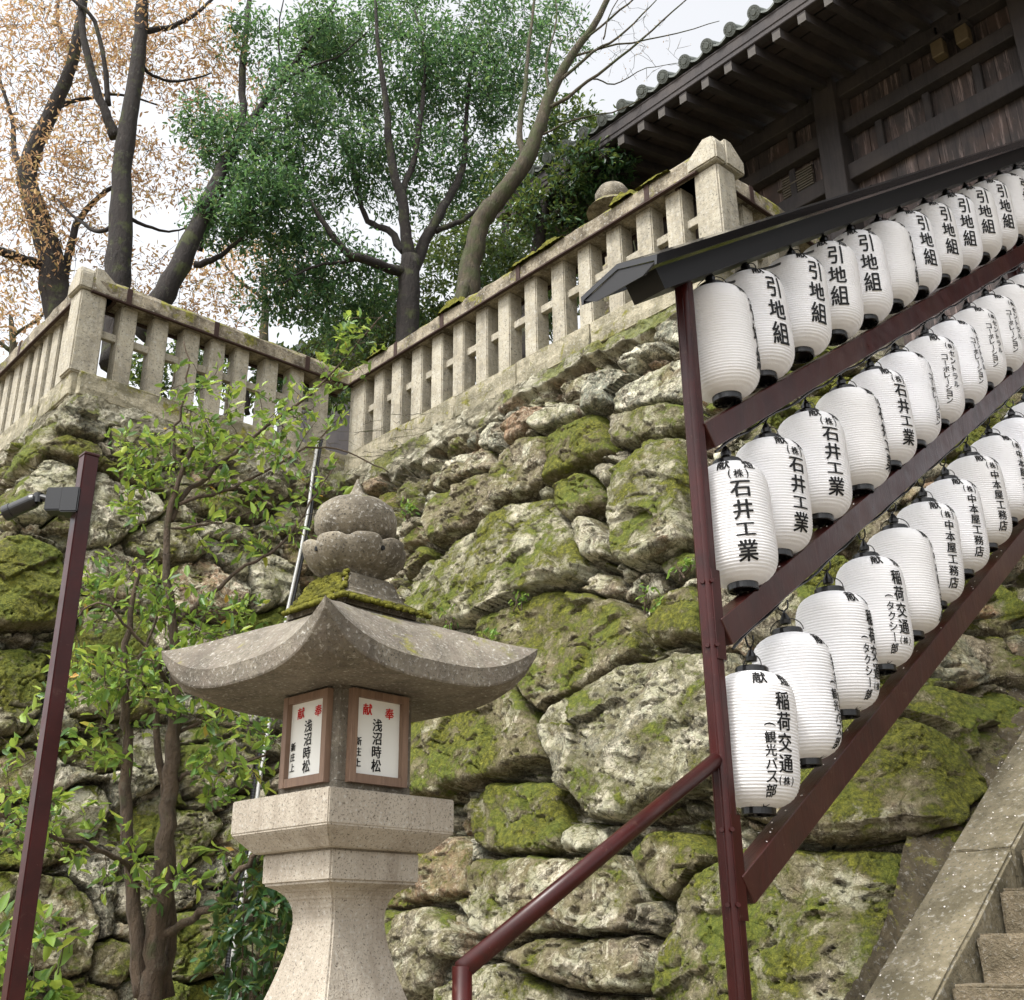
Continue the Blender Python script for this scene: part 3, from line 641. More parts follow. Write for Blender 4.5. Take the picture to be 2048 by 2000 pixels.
# moss cushions on the copings
def moss_pad(p0, p1, wdt, hgt, name='moss_cushion', par=None, n=26, dens=1.0):
    p0 = Vector(p0); p1 = Vector(p1); d = (p1 - p0); L = d.length; d.normalize(); side = d.cross(UP).normalized(); V = []; F = []
    nu, nv = max(6, int(L / .018)), max(6, int(wdt / .018))
    for i in range(nu + 1):
        for j in range(nv + 1):
            u = i / nu; v = j / nv; e = max(0, 1 - (2 * u - 1) ** 4) * max(0, 1 - (2 * v - 1) ** 2); hh = hgt * e ** .6 * (.35 + 1.0 * float(vnoise(np.array(u * L * 22), np.array(v * wdt * 22), 3))) + random.uniform(0, .004) if e > 0 else 0
            V.append(p0 + d * (L * u) + side * (wdt * (v - .5)) + UP * (hh - .012) + Vector((random.uniform(-.006, .006), random.uniform(-.006, .006), 0)))
    for i in range(nu):
        for j in range(nv): a = i * (nv + 1) + j; F.append((a, a + nv + 1, a + nv + 2, a + 1))
    return MB().add(V, F).build(name, M['moss'], par, smooth=True)
zc = ZT + .84 + .18
for i, (y0, y1, hh, lb) in enumerate([(8.35, 8.75, .06, 'olive moss patch on the coping near the inner corner'), (7.15, 7.5, .13, 'tufted moss clump hanging on the coping beside the rusty clamp'), (5.75, 6.45, .10, 'long thick moss cushion on the coping below the hillside trees'), (4.95, 5.2, .12, 'bushy moss clump on the coping beside the metal roof tip'), (4.55, 4.9, .06, 'low moss strip on the coping next to the right corner cap')]):
    o = moss_pad((XC + .04, y0, zc - .03), (XC + .04, y1, zc - .03), .26, hh); setprops(o, lb, 'moss', 'moss growing on the stone coping')

# ---- curb and steps
def curb_z(x): return 1.367 + (x - 3.96) * .668
cr = empty('stair_curb', (2.4, 2.31, 0), 0, 'sloping slab kerb of pale stone running up the left side of the steps', 'kerb')
cr['kind'] = 'structure'
xs = [2.5, 3.3, 3.93, 4.78, 5.6, 6.4, 7.3, 8.2, 9.1, 10.0]
for x0, x1 in zip(xs[:-1], xs[1:]):
    j = random.uniform(-.004, .004); vs = []
    for x in (x0 + .004, x1 - .004):
        for y, dz_ in ((2.175, 0), (2.46, .0), (2.46, -.5), (2.175, -.5)): vs.append((x, y + j, curb_z(x) + dz_ + j))
    MB().add(vs, [(0, 1, 2, 3), (7, 6, 5, 4), (0, 4, 5, 1), (1, 5, 6, 2), (2, 6, 7, 3), (3, 7, 4, 0)]).build('curb_slab', M['curb'], cr, bevel=.012, seg=2, sub=3, jitter=.0022)
# fill between kerb and wall
V = []; F = []; nx, ny = 420, 16
for i in range(nx + 1):
    for j in range(ny + 1):
        x = 2.6 + 7.4 * i / nx; v = j / ny; zc_ = curb_z(x) - .06; y = 2.44 + v * min(.30, .07 + max(0, x - 4.3) * .3); up_ = .06 * v ** 2 + .05 * v * (math.sin(x * 3.1) * .5 + .5)
        V.append((x, y, zc_ + up_ + .02 * float(fbm(np.array(x * 22.), np.array(y * 22.), 3, 15, .6)) + .05 * float(fbm(np.array(x * 6.), np.array(y * 9.), 4, 5)) + random.uniform(-.006, .006)))
for i in range(nx):
    for j in range(ny): a = i * (ny + 1) + j; F.append((a, a + ny + 1, a + ny + 2, a + 1))
setprops(MB().add(V, F).build('stair_bank', M['soil'], smooth=True), kind='structure')
st = empty('stairway', (2.5, 0, 0)); st['kind'] = 'structure'
x = 2.596
while x < 10:
    zt_ = curb_z(x) - .025; y = 2.168
    while y > -2.2:
        l = random.uniform(.55, .95); h_ = .36
        MB().box((x + .20 + random.uniform(-.006, .006), y - l / 2, zt_ - h_ / 2 + random.uniform(-.004, .004)), (.42, l - .012, h_)).build('step_stone', M['step'], st, bevel=.014, seg=2, sub=2, jitter=.004); y -= l
    x += .247
# petals
V = []; F = []
def petal(c, nrm_=UP, s_=.006):
    c = Vector(c); a = Vector(nrm_).orthogonal().normalized(); a.rotate(Matrix.Rotation(random.uniform(0, 6.28), 3, Vector(nrm_))); b = Vector(nrm_).cross(a); o = len(V)
    s1 = s_ * random.uniform(.6, 1.3); s2 = s1 * random.uniform(.5, 1); lift = Vector(nrm_) * .002
    for u, v, l in ((-1, 0, 1), (-.5, -.8, 2), (.5, -.8, 1), (1, 0, 2), (.5, .8, 1), (-.5, .8, 3)): V.append(c + a * (u * s1) + b * (v * s2) + lift * l)
    F.append(tuple(range(o, o + 6)))
for _ in range(100):
    x = random.uniform(3.3, 6.5); petal((x, random.uniform(2.19, 2.46) if random.random() < .8 else random.uniform(2.3, 2.46), curb_z(x) + .004), Vector((-.55, 0, .83)), .004)
setprops(MB().add(V, F).build('fallen_petals', M['petal']), kind='stuff', label='tiny white petals strewn over the kerb beside the steps', cat='petals')

# ================================================================== timber hall
hall = empty('timber_hall', (9.5, 3, ZT), 0, 'old dark timber shrine hall with deep eaves and grey round roof tiles above the terrace', 'hall')
XW = 9.5; HZ = 10.50
def B(name, c, d, mat, bev=.008): return MB().box(c, d).build(name, M[mat], hall, bevel=bev)
y = 2.72
pw = .235
while y < 8.5:       # vertical planks, a little out of line
    MB().box((XW + .10 + random.uniform(-.006, .006), y + pw / 2, (5.0 + HZ) / 2), (.05, pw - .006, HZ - 5.0)).build('plank', M['wall'], hall); y += pw
for z_, h_, mt in ((9.30, .20, 'timber'), (9.90, .17, 'timber'), (10.42, .22, 'timber'), (8.35, .12, 'timber')):
    B('beam', (XW - .01, 5.6, z_), (.14, 5.9, h_), mt)
for yy in (2.75, 4.95, 7.2, 8.5): B('pillar', (XW - .04, yy, 8.2), (.26, .27, 4.9), 'timber', .01)
for yy in np.arange(3.35, 8.3, .55): B('batten', (XW + .035, yy, 9.6), (.07, .08, .42), 'timber')
for yy in np.arange(3.35, 8.3, .72): B('batten', (XW + .035, yy, 10.15), (.07, .08, .32), 'timber')
vg = MB().box((XW + .02, 5.55, 9.62), (.05, .42, .02)); 
for k in range(9): vg.box((XW + .03, 5.50, 9.46 + k * .035), (.035, .40, .018))
vg.build('vent', M['vent'], hall)
y = -3.2  # unseen hall wing over the steps, added to shade the rocks beside them
while y < 2.70:
    MB().box((XW + .10, y + pw / 2, 9.3), (.05, pw - .006, 2.4)).build('plank', M['wall'], hall); y += pw
for z_, h_ in ((8.1, .22), (9.30, .20), (9.90, .17), (10.42, .22)): B('beam', (XW - .01, -.3, z_), (.14, 5.85, h_), 'timber')
B('pillar', (XW - .04, -3.2, 7.8), (.26, .27, 5.4), 'timber', .01); B('added_shade_floor', (XW + 1.6, -.2, 8.0), (3.2, 6.0, .12), 'timber')  # pillar and floor of the unseen wing, added for shade
# eaves, carried on unseen over the steps to deepen the shade there
EX = 8.0; 
sof = MB(); sof.add([(EX - .02, -3.4, 10.20), (EX - .02, 8.9, 10.20), (XW + .2, 8.9, 10.66), (XW + .2, -3.4, 10.66)], [(0, 1, 2, 3)]); sof.add([(EX - .02, -3.4, 10.23), (EX - .02, 8.9, 10.23), (XW + .2, 8.9, 10.69), (XW + .2, -3.4, 10.69)], [(3, 2, 1, 0)])
sof.build('soffit', M['soffit'], hall)
y = 2.5 - .303 * 19
while y < 8.8:
    m = MB().bar((EX - .04, y, 10.11), (XW + .05, y, 10.57), .085, .115); m.build('rafter', M['timber'], hall)
    MB().box((EX - .045, y, 10.11), (.012, .092, .12)).build('rafter_tip', M['raftertip'], hall); y += .303
for k in range(7):
    t = k / 7 + .09; m = MB().bar((EX + 1.5 * t, 2.2, 10.19 + .46 * t), (EX + 1.5 * t, 8.9, 10.19 + .46 * t), .012, .012); m.build('soffit_joint', M['undersoff'], hall)
B('eave_board', (EX - .0, 2.75, 10.235), (.10, 12.3, .07), 'timber'); B('fascia', (EX - .03, 2.75, 10.325), (.06, 12.3, .13), 'timber'); B('tile_batten', (EX - .04, 2.75, 10.40), (.05, 12.3, .03), 'timber')
# round end tiles and pan tiles
sl_ = math.atan(.46)
def round_tile(y):
    d = Vector((math.cos(sl_), 0, math.sin(sl_))); c0 = Vector((EX - .12, y, 10.50)); m = MB()
    m.tube([c0, c0 + d * .02, c0 + d * .021, c0 + d * 3.4], [.076, .076, .066, .066], 16)
    o = m.build('round_tile', M['tile'], hall, smooth=False)
    m = MB(); c1 = c0 - d * .002; m.tube([c1 - d * .007, c1], [.030, .034], 12)
    for k in range(12):
        a = 2 * PI * k / 12; q = c1 + Vector((0, math.cos(a) * .052, 0)) + Vector((-math.sin(sl_), 0, math.cos(sl_))) * (math.sin(a) * .052); m.tube([q - d * .005, q], [.005, .007], 5)
    m.build('tile_crest', M['tile'], hall)
ty = 2.35 - .307 * 18
while ty < 8.8:
    round_tile(ty); vs = []; fs = []; n_ = 8
    d = Vector((math.cos(sl_), 0, math.sin(sl_)))
    for e, off in ((0, 0), (1, 3.4)):
        for k in range(n_ + 1):
            v = k / n_; yy = ty + .05 + v * .207; z_ = -.055 * math.sin(PI * v)
            for th in (0, -.028): vs.append(Vector((EX - .10, yy, 10.50 + z_ + th)) + d * off)
    for k in range(n_):
        a = 2 * k; q = 2 * (n_ + 1); fs += [(a, a + 2, a + 2 + q, a + q), (a + 1, a + 1 + q, a + 3 + q, a + 3), (a, a + 1, a + 3, a + 2)]
    MB().add(vs, fs).build('pan_tile', M['tile'], hall); ty += .307
MB().add([(EX, -3.4, 10.42), (EX + 3.2, -3.4, 11.85), (EX + 3.2, 8.9, 11.85), (EX, 8.9, 10.42)], [(0, 1, 2, 3)]).build('roof_base', M['timber'], hall)
# two old lamps below the eaves
for (yy, lb) in ((3.62, 'left one of two small amber glass lamps under the hall eaves'), (3.36, 'right one of two small amber glass lamps under the hall eaves')):
    r_ = empty('eave_lamp', (XW - .12, yy, 9.98), 0, lb, 'lamp', 'small lamps under the eaves')
    MB().box((XW - .12, yy, 10.10), (.12, .13, .20)).build('lamp_glass', M['lampglass'], r_, bevel=.01); MB().box((XW - .12, yy, 10.22), (.16, .17, .025)).build('lamp_cap', M['timber'], r_)
    MB().bar((XW - .12, yy, 10.23), (XW - .12, yy, 10.40), .02, .02, (1, 0, 0)).build('lamp_hanger', M['black'], r_)
# far tiled roof beyond the fence
fr = hdp(578, 655, 22); root = empty('tiled_roof_building', (fr.x, fr.y, ZT), .6, 'small distant roof end with grey tiles just above the stone fence', 'building')
m = MB().box((fr.x + 1.5, fr.y - .6, fr.z - 2.2), (3.0, 3.0, 3.4)); m.build('wall', M['timber'], root)
m = MB(); m.add([(fr.x - .4, fr.y + 1.2, fr.z - .5), (fr.x - .4, fr.y - 2.6, fr.z - .5), (fr.x + 3.6, fr.y - 2.6, fr.z - .4), (fr.x + 3.6, fr.y + 1.2, fr.z - .4), (fr.x + .3, fr.y - .3, fr.z - .02), (fr.x + 3.6, fr.y - .3, fr.z + .0)], [(0, 1, 4), (1, 2, 5, 4), (3, 0, 4, 5), (2, 3, 5), (0, 3, 2, 1)]); m.build('roof', M['tile'], root)
for k, (a, b) in enumerate(((577, 657), (567, 662), (557, 668))):
    p = hdp(a, b, 21.6 - k * .1); m = MB().tube([p, p + FW * .9 + UP * .18], [.085, .085], 12); m.build('ridge_tile', M['tile'], root)

# round stone finial behind the fence
p = hdp(1166, 372, 9.0)
root = empty('garden_lantern', (p.x, p.y, ZT), 0, 'mossy round stone lantern top peeping over the fence coping', 'stone lantern')
m = MB().lathe([(.02, .12), (.06, .10), (.13, .07), (.17, .0), (.165, -.09), (.12, -.15)], 20, p); m.v = m.v[::1]; m.build('lantern_cap', M['lanttop'], root, smooth=True)
MB().lathe([(.22, -.15), (.26, -.20), (.12, -.24), (.10, -.8), (.2, -.9), (.2, ZT - p.z)], 16, p).build('shaft', M['coping'], root)

# ================================================================== lantern rack along the steps
RY = 2.44; TS = .678
rack = empty('lantern_rack', (3.22, RY, .87), 0, 'dark red sloping frame with black metal roof that carries the rows of paper lanterns', 'lantern rack')
def rz(z0, x): return z0 + (x - 3.25) * TS
XE = 9.2
# fluted post
prof = []
for k in range(96):
    a = 2 * PI * k / 96; sq = .5 / max(abs(math.cos(a)), abs(math.sin(a))) * .066
    prof.append(min(sq, .0375) - (.0016 if k % 12 in (5, 6) else 0))
m = MB(); vs = []; fs = []
for z_ in (.80, 4.10):
    for k in range(96): a = 2 * PI * k / 96; vs.append((3.22 + prof[k] * math.cos(a), RY + prof[k] * math.sin(a), z_))
fs = [(k, (k + 1) % 96, 96 + (k + 1) % 96, 96 + k) for k in range(96)] + [tuple(reversed(range(96))), tuple(range(96, 192))]
m.add(vs, fs).build('post', M['red'], rack)
for x in (6.9,):
    MB().box((x, RY + .02, (rz(4.05, x) + curb_z(x)) / 2), (.08, .07, rz(4.05, x) - curb_z(x))).build('post', M['red'], rack, bevel=.006)
for z_ in (2.68, 1.80): 
    for q in (-.12, .12):
        m = MB().tube([Vector((3.205, RY - .028, z_ + q)), Vector((3.193, RY - .044, z_ + q))], [.009, .008], 8); m.build('bolt', M['red'], rack)
        m = MB().tube([(3.19, RY - .002, z_ + q), (3.178, RY - .010, z_ + q)], [.009, .008], 8); m.build('bolt', M['red'], rack)
    MB().bar((3.225, RY - .036, z_ - .17), (3.225, RY - .036, z_ + .17), .05, .004, (0, -1, 0)).build('bracket', M['red'], rack)
for z0 in (3.40, 2.61, 1.72):
    m = MB().bar((3.26, RY, rz(z0, 3.26)), (XE, RY, rz(z0, XE)), .085, .105); m.build('rail', M['redrail'], rack, bevel=.003)
for z0 in (3.40, 2.61, 1.72):
    o = []; V = []; F = []
    for _ in range(26):
        x = 3.4 + (random.random() ** 1.5) * 3.2; petal((x, RY + random.uniform(-.038, .038), rz(z0, x) + .0655), Vector((-TS, 0, 1)).normalized(), .0045)
    if z0 < 3:
        setprops(MB().add(V, F).build('fallen_petals', M['petal']), kind='stuff', label='white petals lying on the %s sloping rail of the rack' % ('middle' if z0 > 2 else 'lowest'), cat='petals')
# beam and roof
MB().bar((2.97, RY, rz(4.17, 2.97)), (XE, RY, rz(4.17, XE)), .16, .09).build('ridge_beam', M['undersoff'], rack)
vs = []; cs = [(.195, 4.218), (.200, 4.258), (0, 4.315), (-.200, 4.258), (-.195, 4.218), (-.185, 4.218), (-.185, 4.238), (0, 4.29), (.185, 4.238), (.185, 4.218)]
for x in (2.81, XE):
    for yy, z0 in cs: vs.append((x, RY + yy, rz(z0, x)))
n_ = len(cs); MB().add(vs, [(9, 8, 1, 0), (8, 7, 2, 1), (7, 6, 3, 2), (6, 5, 4, 3)] + [(19, 10, 11, 18), (18, 11, 12, 17), (17, 12, 13, 16), (16, 13, 14, 15)] + [(i, i + n_, (i + 1) % n_ + n_, (i + 1) % n_) for i in range(n_)]).build('roof', M['metalroof'], rack)
vs = []
for x in (2.815, 2.835):
    for yy, z0 in ((.12, 4.20), (.183, 4.232), (0, 4.286), (-.183, 4.232), (-.12, 4.20)): vs.append((x, RY + yy, rz(z0, x)))
MB().add(vs, [(0, 1, 2, 3, 4), (9, 8, 7, 6, 5)] + [(i, i + 5, (i + 1) % 5 + 5, (i + 1) % 5) for i in range(5)]).build('gable_plate', M['undersoff'], rack)
for x in np.arange(3.9, XE, 1.1):
    vs = [(xx, RY + yy, rz(z0 + .004, xx)) for xx in (x, x + .02) for yy, z0 in ((.201, 4.255), (0, 4.316), (-.201, 4.255))]
    MB().add([*vs], [(0, 1, 4, 3), (1, 2, 5, 4)]).build('roof_seam', M['metalroof'], rack)
# cables below roof and rails
for z0 in (4.055, 3.335, 2.545):
    pts = []; x = 3.3; k = 0
    while x < XE: pts.append((x, RY - .02 + .01 * math.sin(x * 9), rz(z0, x) - .018 * abs(math.sin((x - 3.42) * PI / .32)))); x += .08
    MB().tube(pts, .006, 5).build('cable', M['black'], rack)
# handrail
hr = empty('handrail', (2.03, RY, 0), 0, 'round dark red handrail sloping down left from the tall post to its own short upright', 'handrail')
MB().tube([(3.19, RY, 2.155), (2.045, RY, 1.503)], .0265, 18).build('rail', M['red'], hr, smooth=True)
MB().tube([(2.045, RY, 1.512), (2.045, RY, 0.0)], .0265, 18).build('upright', M['red'], hr, smooth=True)
MB().lathe([(.06, 0), (.06, .012), (.04, .014)], 18, (2.035, RY, 0)).build('foot_plate', M['red'], hr)

# ------------------------------------------------------------------ glyphs
_gc = {}
def glyph(ch):
    if ch in _gc: return _gc[ch]
    c = bpy.data.curves.new('glyph', 'FONT'); c.body = ch; c.resolution_u = 2
    o = bpy.data.objects.new('glyph', c); COL.objects.link(o); bpy.context.view_layer.update()
    me = bpy.data.meshes.new_from_object(o.evaluated_get(bpy.context.evaluated_depsgraph_get()))
    bm = bmesh.new(); bm.from_mesh(me); bpy.data.objects.remove(o); bpy.data.meshes.remove(me); bpy.data.curves.remove(c)
    xs = [v.co.x for v in bm.verts]; ys = [v.co.y for v in bm.verts]
    x0, x1, y0, y1 = min(xs), max(xs), min(ys), max(ys); cx, cy = (x0 + x1) / 2, (y0 + y1) / 2; sc = max(x1 - x0, y1 - y0)
    bmesh.ops.remove_doubles(bm, verts=bm.verts, dist=1e-5); bmesh.ops.triangulate(bm, faces=bm.faces)
    for k in range(1, 10):
        t = x0 + (x1 - x0) * k / 10; bmesh.ops.bisect_plane(bm, geom=list(bm.verts) + list(bm.edges) + list(bm.faces), plane_co=(t, 0, 0), plane_no=(1, 0, 0))
        t = y0 + (y1 - y0) * k / 10; bmesh.ops.bisect_plane(bm, geom=list(bm.verts) + list(bm.edges) + list(bm.faces), plane_co=(0, t, 0), plane_no=(0, 1, 0))
    bm.verts.index_update()
    _gc[ch] = ([((v.co.x - cx) / sc, (v.co.y - cy) / sc) for v in bm.verts], [tuple(v.index for v in f.verts) for f in bm.faces]); bm.free(); return _gc[ch]
BRUSH = ((-.024, -.006), (.024, .006), (0, .018), (.006, -.015), (.012, .0))
def put_text(mb, items, mapper):
    for ch, cx, cy, wd, ht, rot in items:
        vs, fs = glyph(ch)
        for q, (ox, oy) in enumerate(BRUSH):
            out = []
            for x, y in vs:
                x, y = x + ox, y + .06 * x + oy                     # slight brush slant
                if rot: x, y = y, -x
                out.append(mapper(cx + x * wd, cy + y * ht, q * .00025))
            mb.add(out, fs)
    return mb
def lr(z): return .152 * max(0.0, 1 - (abs(z) / .2535) ** 6.2) ** .5
def lmap(u, v, e=0):                              # u: arc length, v: height
    r = lr(v) + .0030 + e; a = u / .152; return (r * math.cos(a), r * math.sin(a), v)
HEAD = [('献', -.058, .205, .056, .050, 0), ('燈', .058, .205, .056, .050, 0)]
KAB = lambda x, y, s: [('(', x - s * .95, y, s * .9, s * 1.1, 0), ('株', x, y, s, s, 0), (')', x + s * .95, y, s * .9, s * 1.1, 0)]
TXT = {}
TXT['a'] = HEAD + [('引', 0, .115, .080, .105, 0), ('地', 0, .0, .085, .095, 0), ('組', 0, -.115, .085, .105, 0)]
TXT['b'] = HEAD + KAB(0, .155, .038) + [('石', 0, .090, .080, .070, 0), ('井', 0, .005, .080, .078, 0), ('工', 0, -.075, .075, .060, 0), ('業', 0, -.158, .080, .080, 0)]
def column(s, x, y0, dy, w_, h_): return [(c, x, y0 - dy * i, w_ if c not in 'ー' else w_ * .9, h_, c in 'ー()') for i, c in enumerate(s)]
TXT['c'] = HEAD + KAB(.022, .150, .030) + column('セントラル', .026, .105, .046, .036, .036) + column('コーポレーション', -.026, .075, .036, .034, .032)
TXT['d'] = HEAD + column('稲荷交通', .024, .120, .075, .060, .066) + KAB(.026, -.165, .030) + column('(観光バス部)', -.034, .030, .046, .040, .042)
TXT['e'] = HEAD + column('稲荷交通', .024, .120, .075, .060, .066) + KAB(.026, -.165, .030) + column('(タクシー部)', -.034, .030, .046, .036, .038)
TXT['f'] = HEAD + KAB(0, .155, .036) + column('中本屋工務店', 0, .100, .056, .056, .050)
# ------------------------------------------------------------------ paper lantern
NR = 42; prof = []
for i in range(NR * 4 + 1):
    z_ = -.248 + .496 * i / (NR * 4); prof.append((lr(z_) + .0034 * abs(math.cos(PI * i / 4)) - .0022, z_))
proto = empty('paper_lantern', (0, 0, 0))
body = MB().lathe(prof, 40).build('shade', M['paper'], proto, smooth=True, world=False)
cap = MB().lathe([(.040, .270), (.058, .270), (.062, .264), (.062, .240), (.058, .236)], 28).build('top_ring', M['black'], proto, world=False, smooth=False)
bot = MB(); bot.lathe([(.058, -.236), (.061, -.240), (.061, -.270), (.056, -.273), (.052, -.258), (.02, -.256)], 28)
for k in range(10):
    a = 2 * PI * k / 10; bot.box((.047 * math.cos(a), .047 * math.sin(a), -.263), (.012, .012, .014))
bot.build('bottom_ring', M['black'], proto, world=False)
hk = MB(); pts = [(-.066, 0, .262)] + [(.066 * math.cos(t), 0, .262 + .055 * math.sin(t)) for t in np.linspace(PI, 0, 12)] + [(.066, 0, .262)]; hk.tube(pts, .0022, 5)
hk.lathe([(.010, .292), (.021, .294), (.023, .310), (.014, .326), (.008, .338)], 12)
hk.tube([(0, 0, .336), (.004, 0, .35), (.016, 0, .358), (.020, 0, .374), (.018, 0, .392)], .0035, 6)
hk.tube([(0, 0, .336), (-.004, .002, .35), (-.018, 0, .357), (-.026, 0, .376), (-.034, 0, .40)], .0040, 6)
hk.build('hanger', M['black'], proto, world=False)
letm = {}
for k_, it in TXT.items():
    mb = put_text(MB(), it, lmap); me = bpy.data.meshes.new('lettering'); me.from_pydata(mb.v, [], mb.f); me.materials.append(M['ink']); letm[k_] = me
first = [True]
def place_lantern(i, row, x, z_, phi, tx, label):
    if first[0]: o = proto; first[0] = False
    else: o = copy_tree(proto)
    for ch in list(o.children):
        if ch.name.split('.')[0] == 'lettering': bpy.data.objects.remove(ch)
    le = bpy.data.objects.new('lettering', letm[tx]); COL.objects.link(le); le.parent = o
    th = math.atan2(-RY, -x) + rad(phi); o.location = (x, RY + random.uniform(-.008, .008), z_)
    o.rotation_euler = (rad(random.uniform(-2.6, 2.6)), rad(random.uniform(-2.6, 2.6)), th)
    sc_ = random.uniform(.985, 1.015); o.scale = (sc_, sc_ * random.uniform(.97, 1.01), random.uniform(.98, 1.02))
    setprops(o, label, 'paper lantern', 'white paper lanterns hanging in rows on the rack')
XS = [3.425, 3.715, 4.06, 4.40, 4.70, 5.01, 5.33, 5.66] + [5.98 + .32 * k for k in range(10)]
ORD = ['first', 'second', 'third', 'fourth', 'fifth', 'sixth', 'seventh', 'eighth', 'ninth', 'tenth', 'eleventh', 'twelfth', 'thirteenth', 'fourteenth', 'fifteenth', 'sixteenth', 'seventeenth', 'eighteenth']
PH = [([82, 42, 42, 18, 24, 84, 42, 42, 36, 34, 45, 62, 50, 40, 40, 40, 40, 40], 'a' * 18),
      ([14, 46, 36, 78, 50, 76, 42, 62, 48, 52, 70, 45, 60, 50, 50, 50, 50], 'bbbbb' + 'c' * 12),
      ([33, 78, 60, 40, 86, 44, 44, 46, 60, 80, 50, 50, 50, 50, 50], 'ddeeffffffffffff')]
for row, (z0, nm, cnt) in enumerate(((3.895, 'top', 16), (3.085, 'middle', 14), (2.25, 'bottom', 13))):
    for i in range(cnt):
        x = XS[i]; ph = PH[row][0][i]; side = 'writing turned away' if ph > 70 else ('writing facing front' if ph < 26 else 'writing turned right')
        lab = '%s white paper lantern from the tall post in the %s row, %s' % (ORD[i], nm, side)
        place_lantern(i, row, x, rz(z0, x) - (3.425 - 3.25) * TS + 0.0, ph, PH[row][1][i], lab)

# ================================================================== stone lantern
LC = EYE + FW * 3.5 + RT * -.522; LC.z = 0; LR_ = math.atan2(-FW.y, -FW.x) + rad(1.5)      # local +X = near corner
sln = empty('stone_lantern', LC, LR_, 'tall square granite lantern with curved roof and round jewel finial before the wall', 'stone lantern')
def sq(hd, z_): return [(hd, 0, z_), (0, hd, z_), (-hd, 0, z_), (0, -hd, z_)]
def sqloft(secs, sub=1):
    m = MB(); vs = []; fs = []
    for hd, z_ in secs: vs += sq(hd, z_)
    for i in range(len(secs) - 1):
        for j in range(4): a = 4 * i + j; b = 4 * i + (j + 1) % 4; fs.append((a, b, b + 4, a + 4))
    fs.append((3, 2, 1, 0)); k = 4 * (len(secs) - 1); fs.append((k, k + 1, k + 2, k + 3)); return m.add(vs, fs)
sqloft([(.66, 0), (.66, .22)]).build('base_step', M['lant'], sln, world=False, bevel=.01, seg=2)
sqloft([(.54, .22), (.54, .46), (.50, .50)]).build('base_step', M['lant'], sln, world=False, bevel=.01, seg=2)
# column with concave flare
secs = [(.46, .50), (.46, 1.02)]
for i in range(15):
    t = i / 14; z_ = 1.06 + .57 * t; secs.append((.137 + .31 * (1 - t) ** 1.45, z_))
secs += [(.137, 1.645), (.142, 1.67), (.156, 1.695), (.182, 1.716), (.214, 1.728), (.233, 1.734), (.234, 1.822)]
sqloft(secs).build('column', M['lant'], sln, world=False, bevel=.006, seg=2)
sqloft([(.262, 1.822), (.330, 1.872), (.336, 1.878), (.336, 1.976)]).build('tray', M['lant'], sln, world=False, bevel=.006, seg=2)
# firebox: four corner posts, sills and panels
HB = .201
sqloft([(HB, 1.976), (HB, 2.012)]).build('firebox_sill', M['lantroof'], sln, world=False, bevel=.003)
sqloft([(HB, 2.280), (HB, 2.300)]).build('firebox_lintel', M['lantroof'], sln, world=False, bevel=.003)
for k in range(4):
    a = k * PI / 2; R = Matrix.Rotation(a, 3, 'Z'); m = MB(); c = R @ Vector((HB - .027, 0, 2.146)); m.box(c, (.038, .038, .272), Matrix.Rotation(a + PI / 4, 3, 'Z'))
    m.build('corner_pillar', M['lantroof'], sln, world=False, bevel=.003)
# panels on four faces; local frame: centre of face, outward normal at angle 45+90k
def fpt(k, u, v, d): # u right along face seen from outside, v up, d outward
    a = rad(45 + 90 * k); nx, ny = math.cos(a), math.sin(a); tx, ty = -ny, nx
    base = HB / math.sqrt(2); return (nx * (base + d) + tx * u, ny * (base + d) + ty * u, v)
def fbox(k, u0, u1, v0, v1, d0, d1):
    m = MB(); vs = [fpt(k, u, v, d) for d in (d0, d1) for u, v in ((u0, v0), (u1, v0), (u1, v1), (u0, v1))]
    return m.add(vs, [(0, 3, 2, 1), (4, 5, 6, 7), (0, 1, 5, 4), (1, 2, 6, 5), (2, 3, 7, 6), (3, 0, 4, 7)])
for k in range(4):
    z0, z1, u1 = 2.008, 2.282, .110
    pn = fbox(k, -.094, .094, z0 + .02, z1 - .02, -.004, .004).build('panel', M['board'], sln, world=False)
    m = MB()
    for q in ((-u1, -u1 + .022, z0, z1), (u1 - .022, u1, z0, z1)): b_ = fbox(k, *q, -.002, .022); m.add(b_.v, b_.f)
    for q in ((-u1 + .0222, u1 - .0222, z0, z0 + .026), (-u1 + .0222, u1 - .0222, z1 - .022, z1)): b_ = fbox(k, *q, -.002, .0205); m.add(b_.v, b_.f)
    m.build('panel_frame', M['panelwood'], sln, world=False)
    cz = 2.145; mp_ = lambda u, v, e=0, k=k: fpt(k, u, cz + v, .0052 + e)
    put_text(MB(), [('献', -.040, .083, .034, .034, 0), ('奉', .046, .080, .034, .034, 0)], mp_).build('red_lettering', M['redink'], pn, world=False)
    put_text(MB(), column('浅沼時松', .0, .040, .040, .036, .037) + column('新庄上', -.070, -.015, .031, .022, .025), mp_).build('black_lettering', M['ink'], pn, world=False)
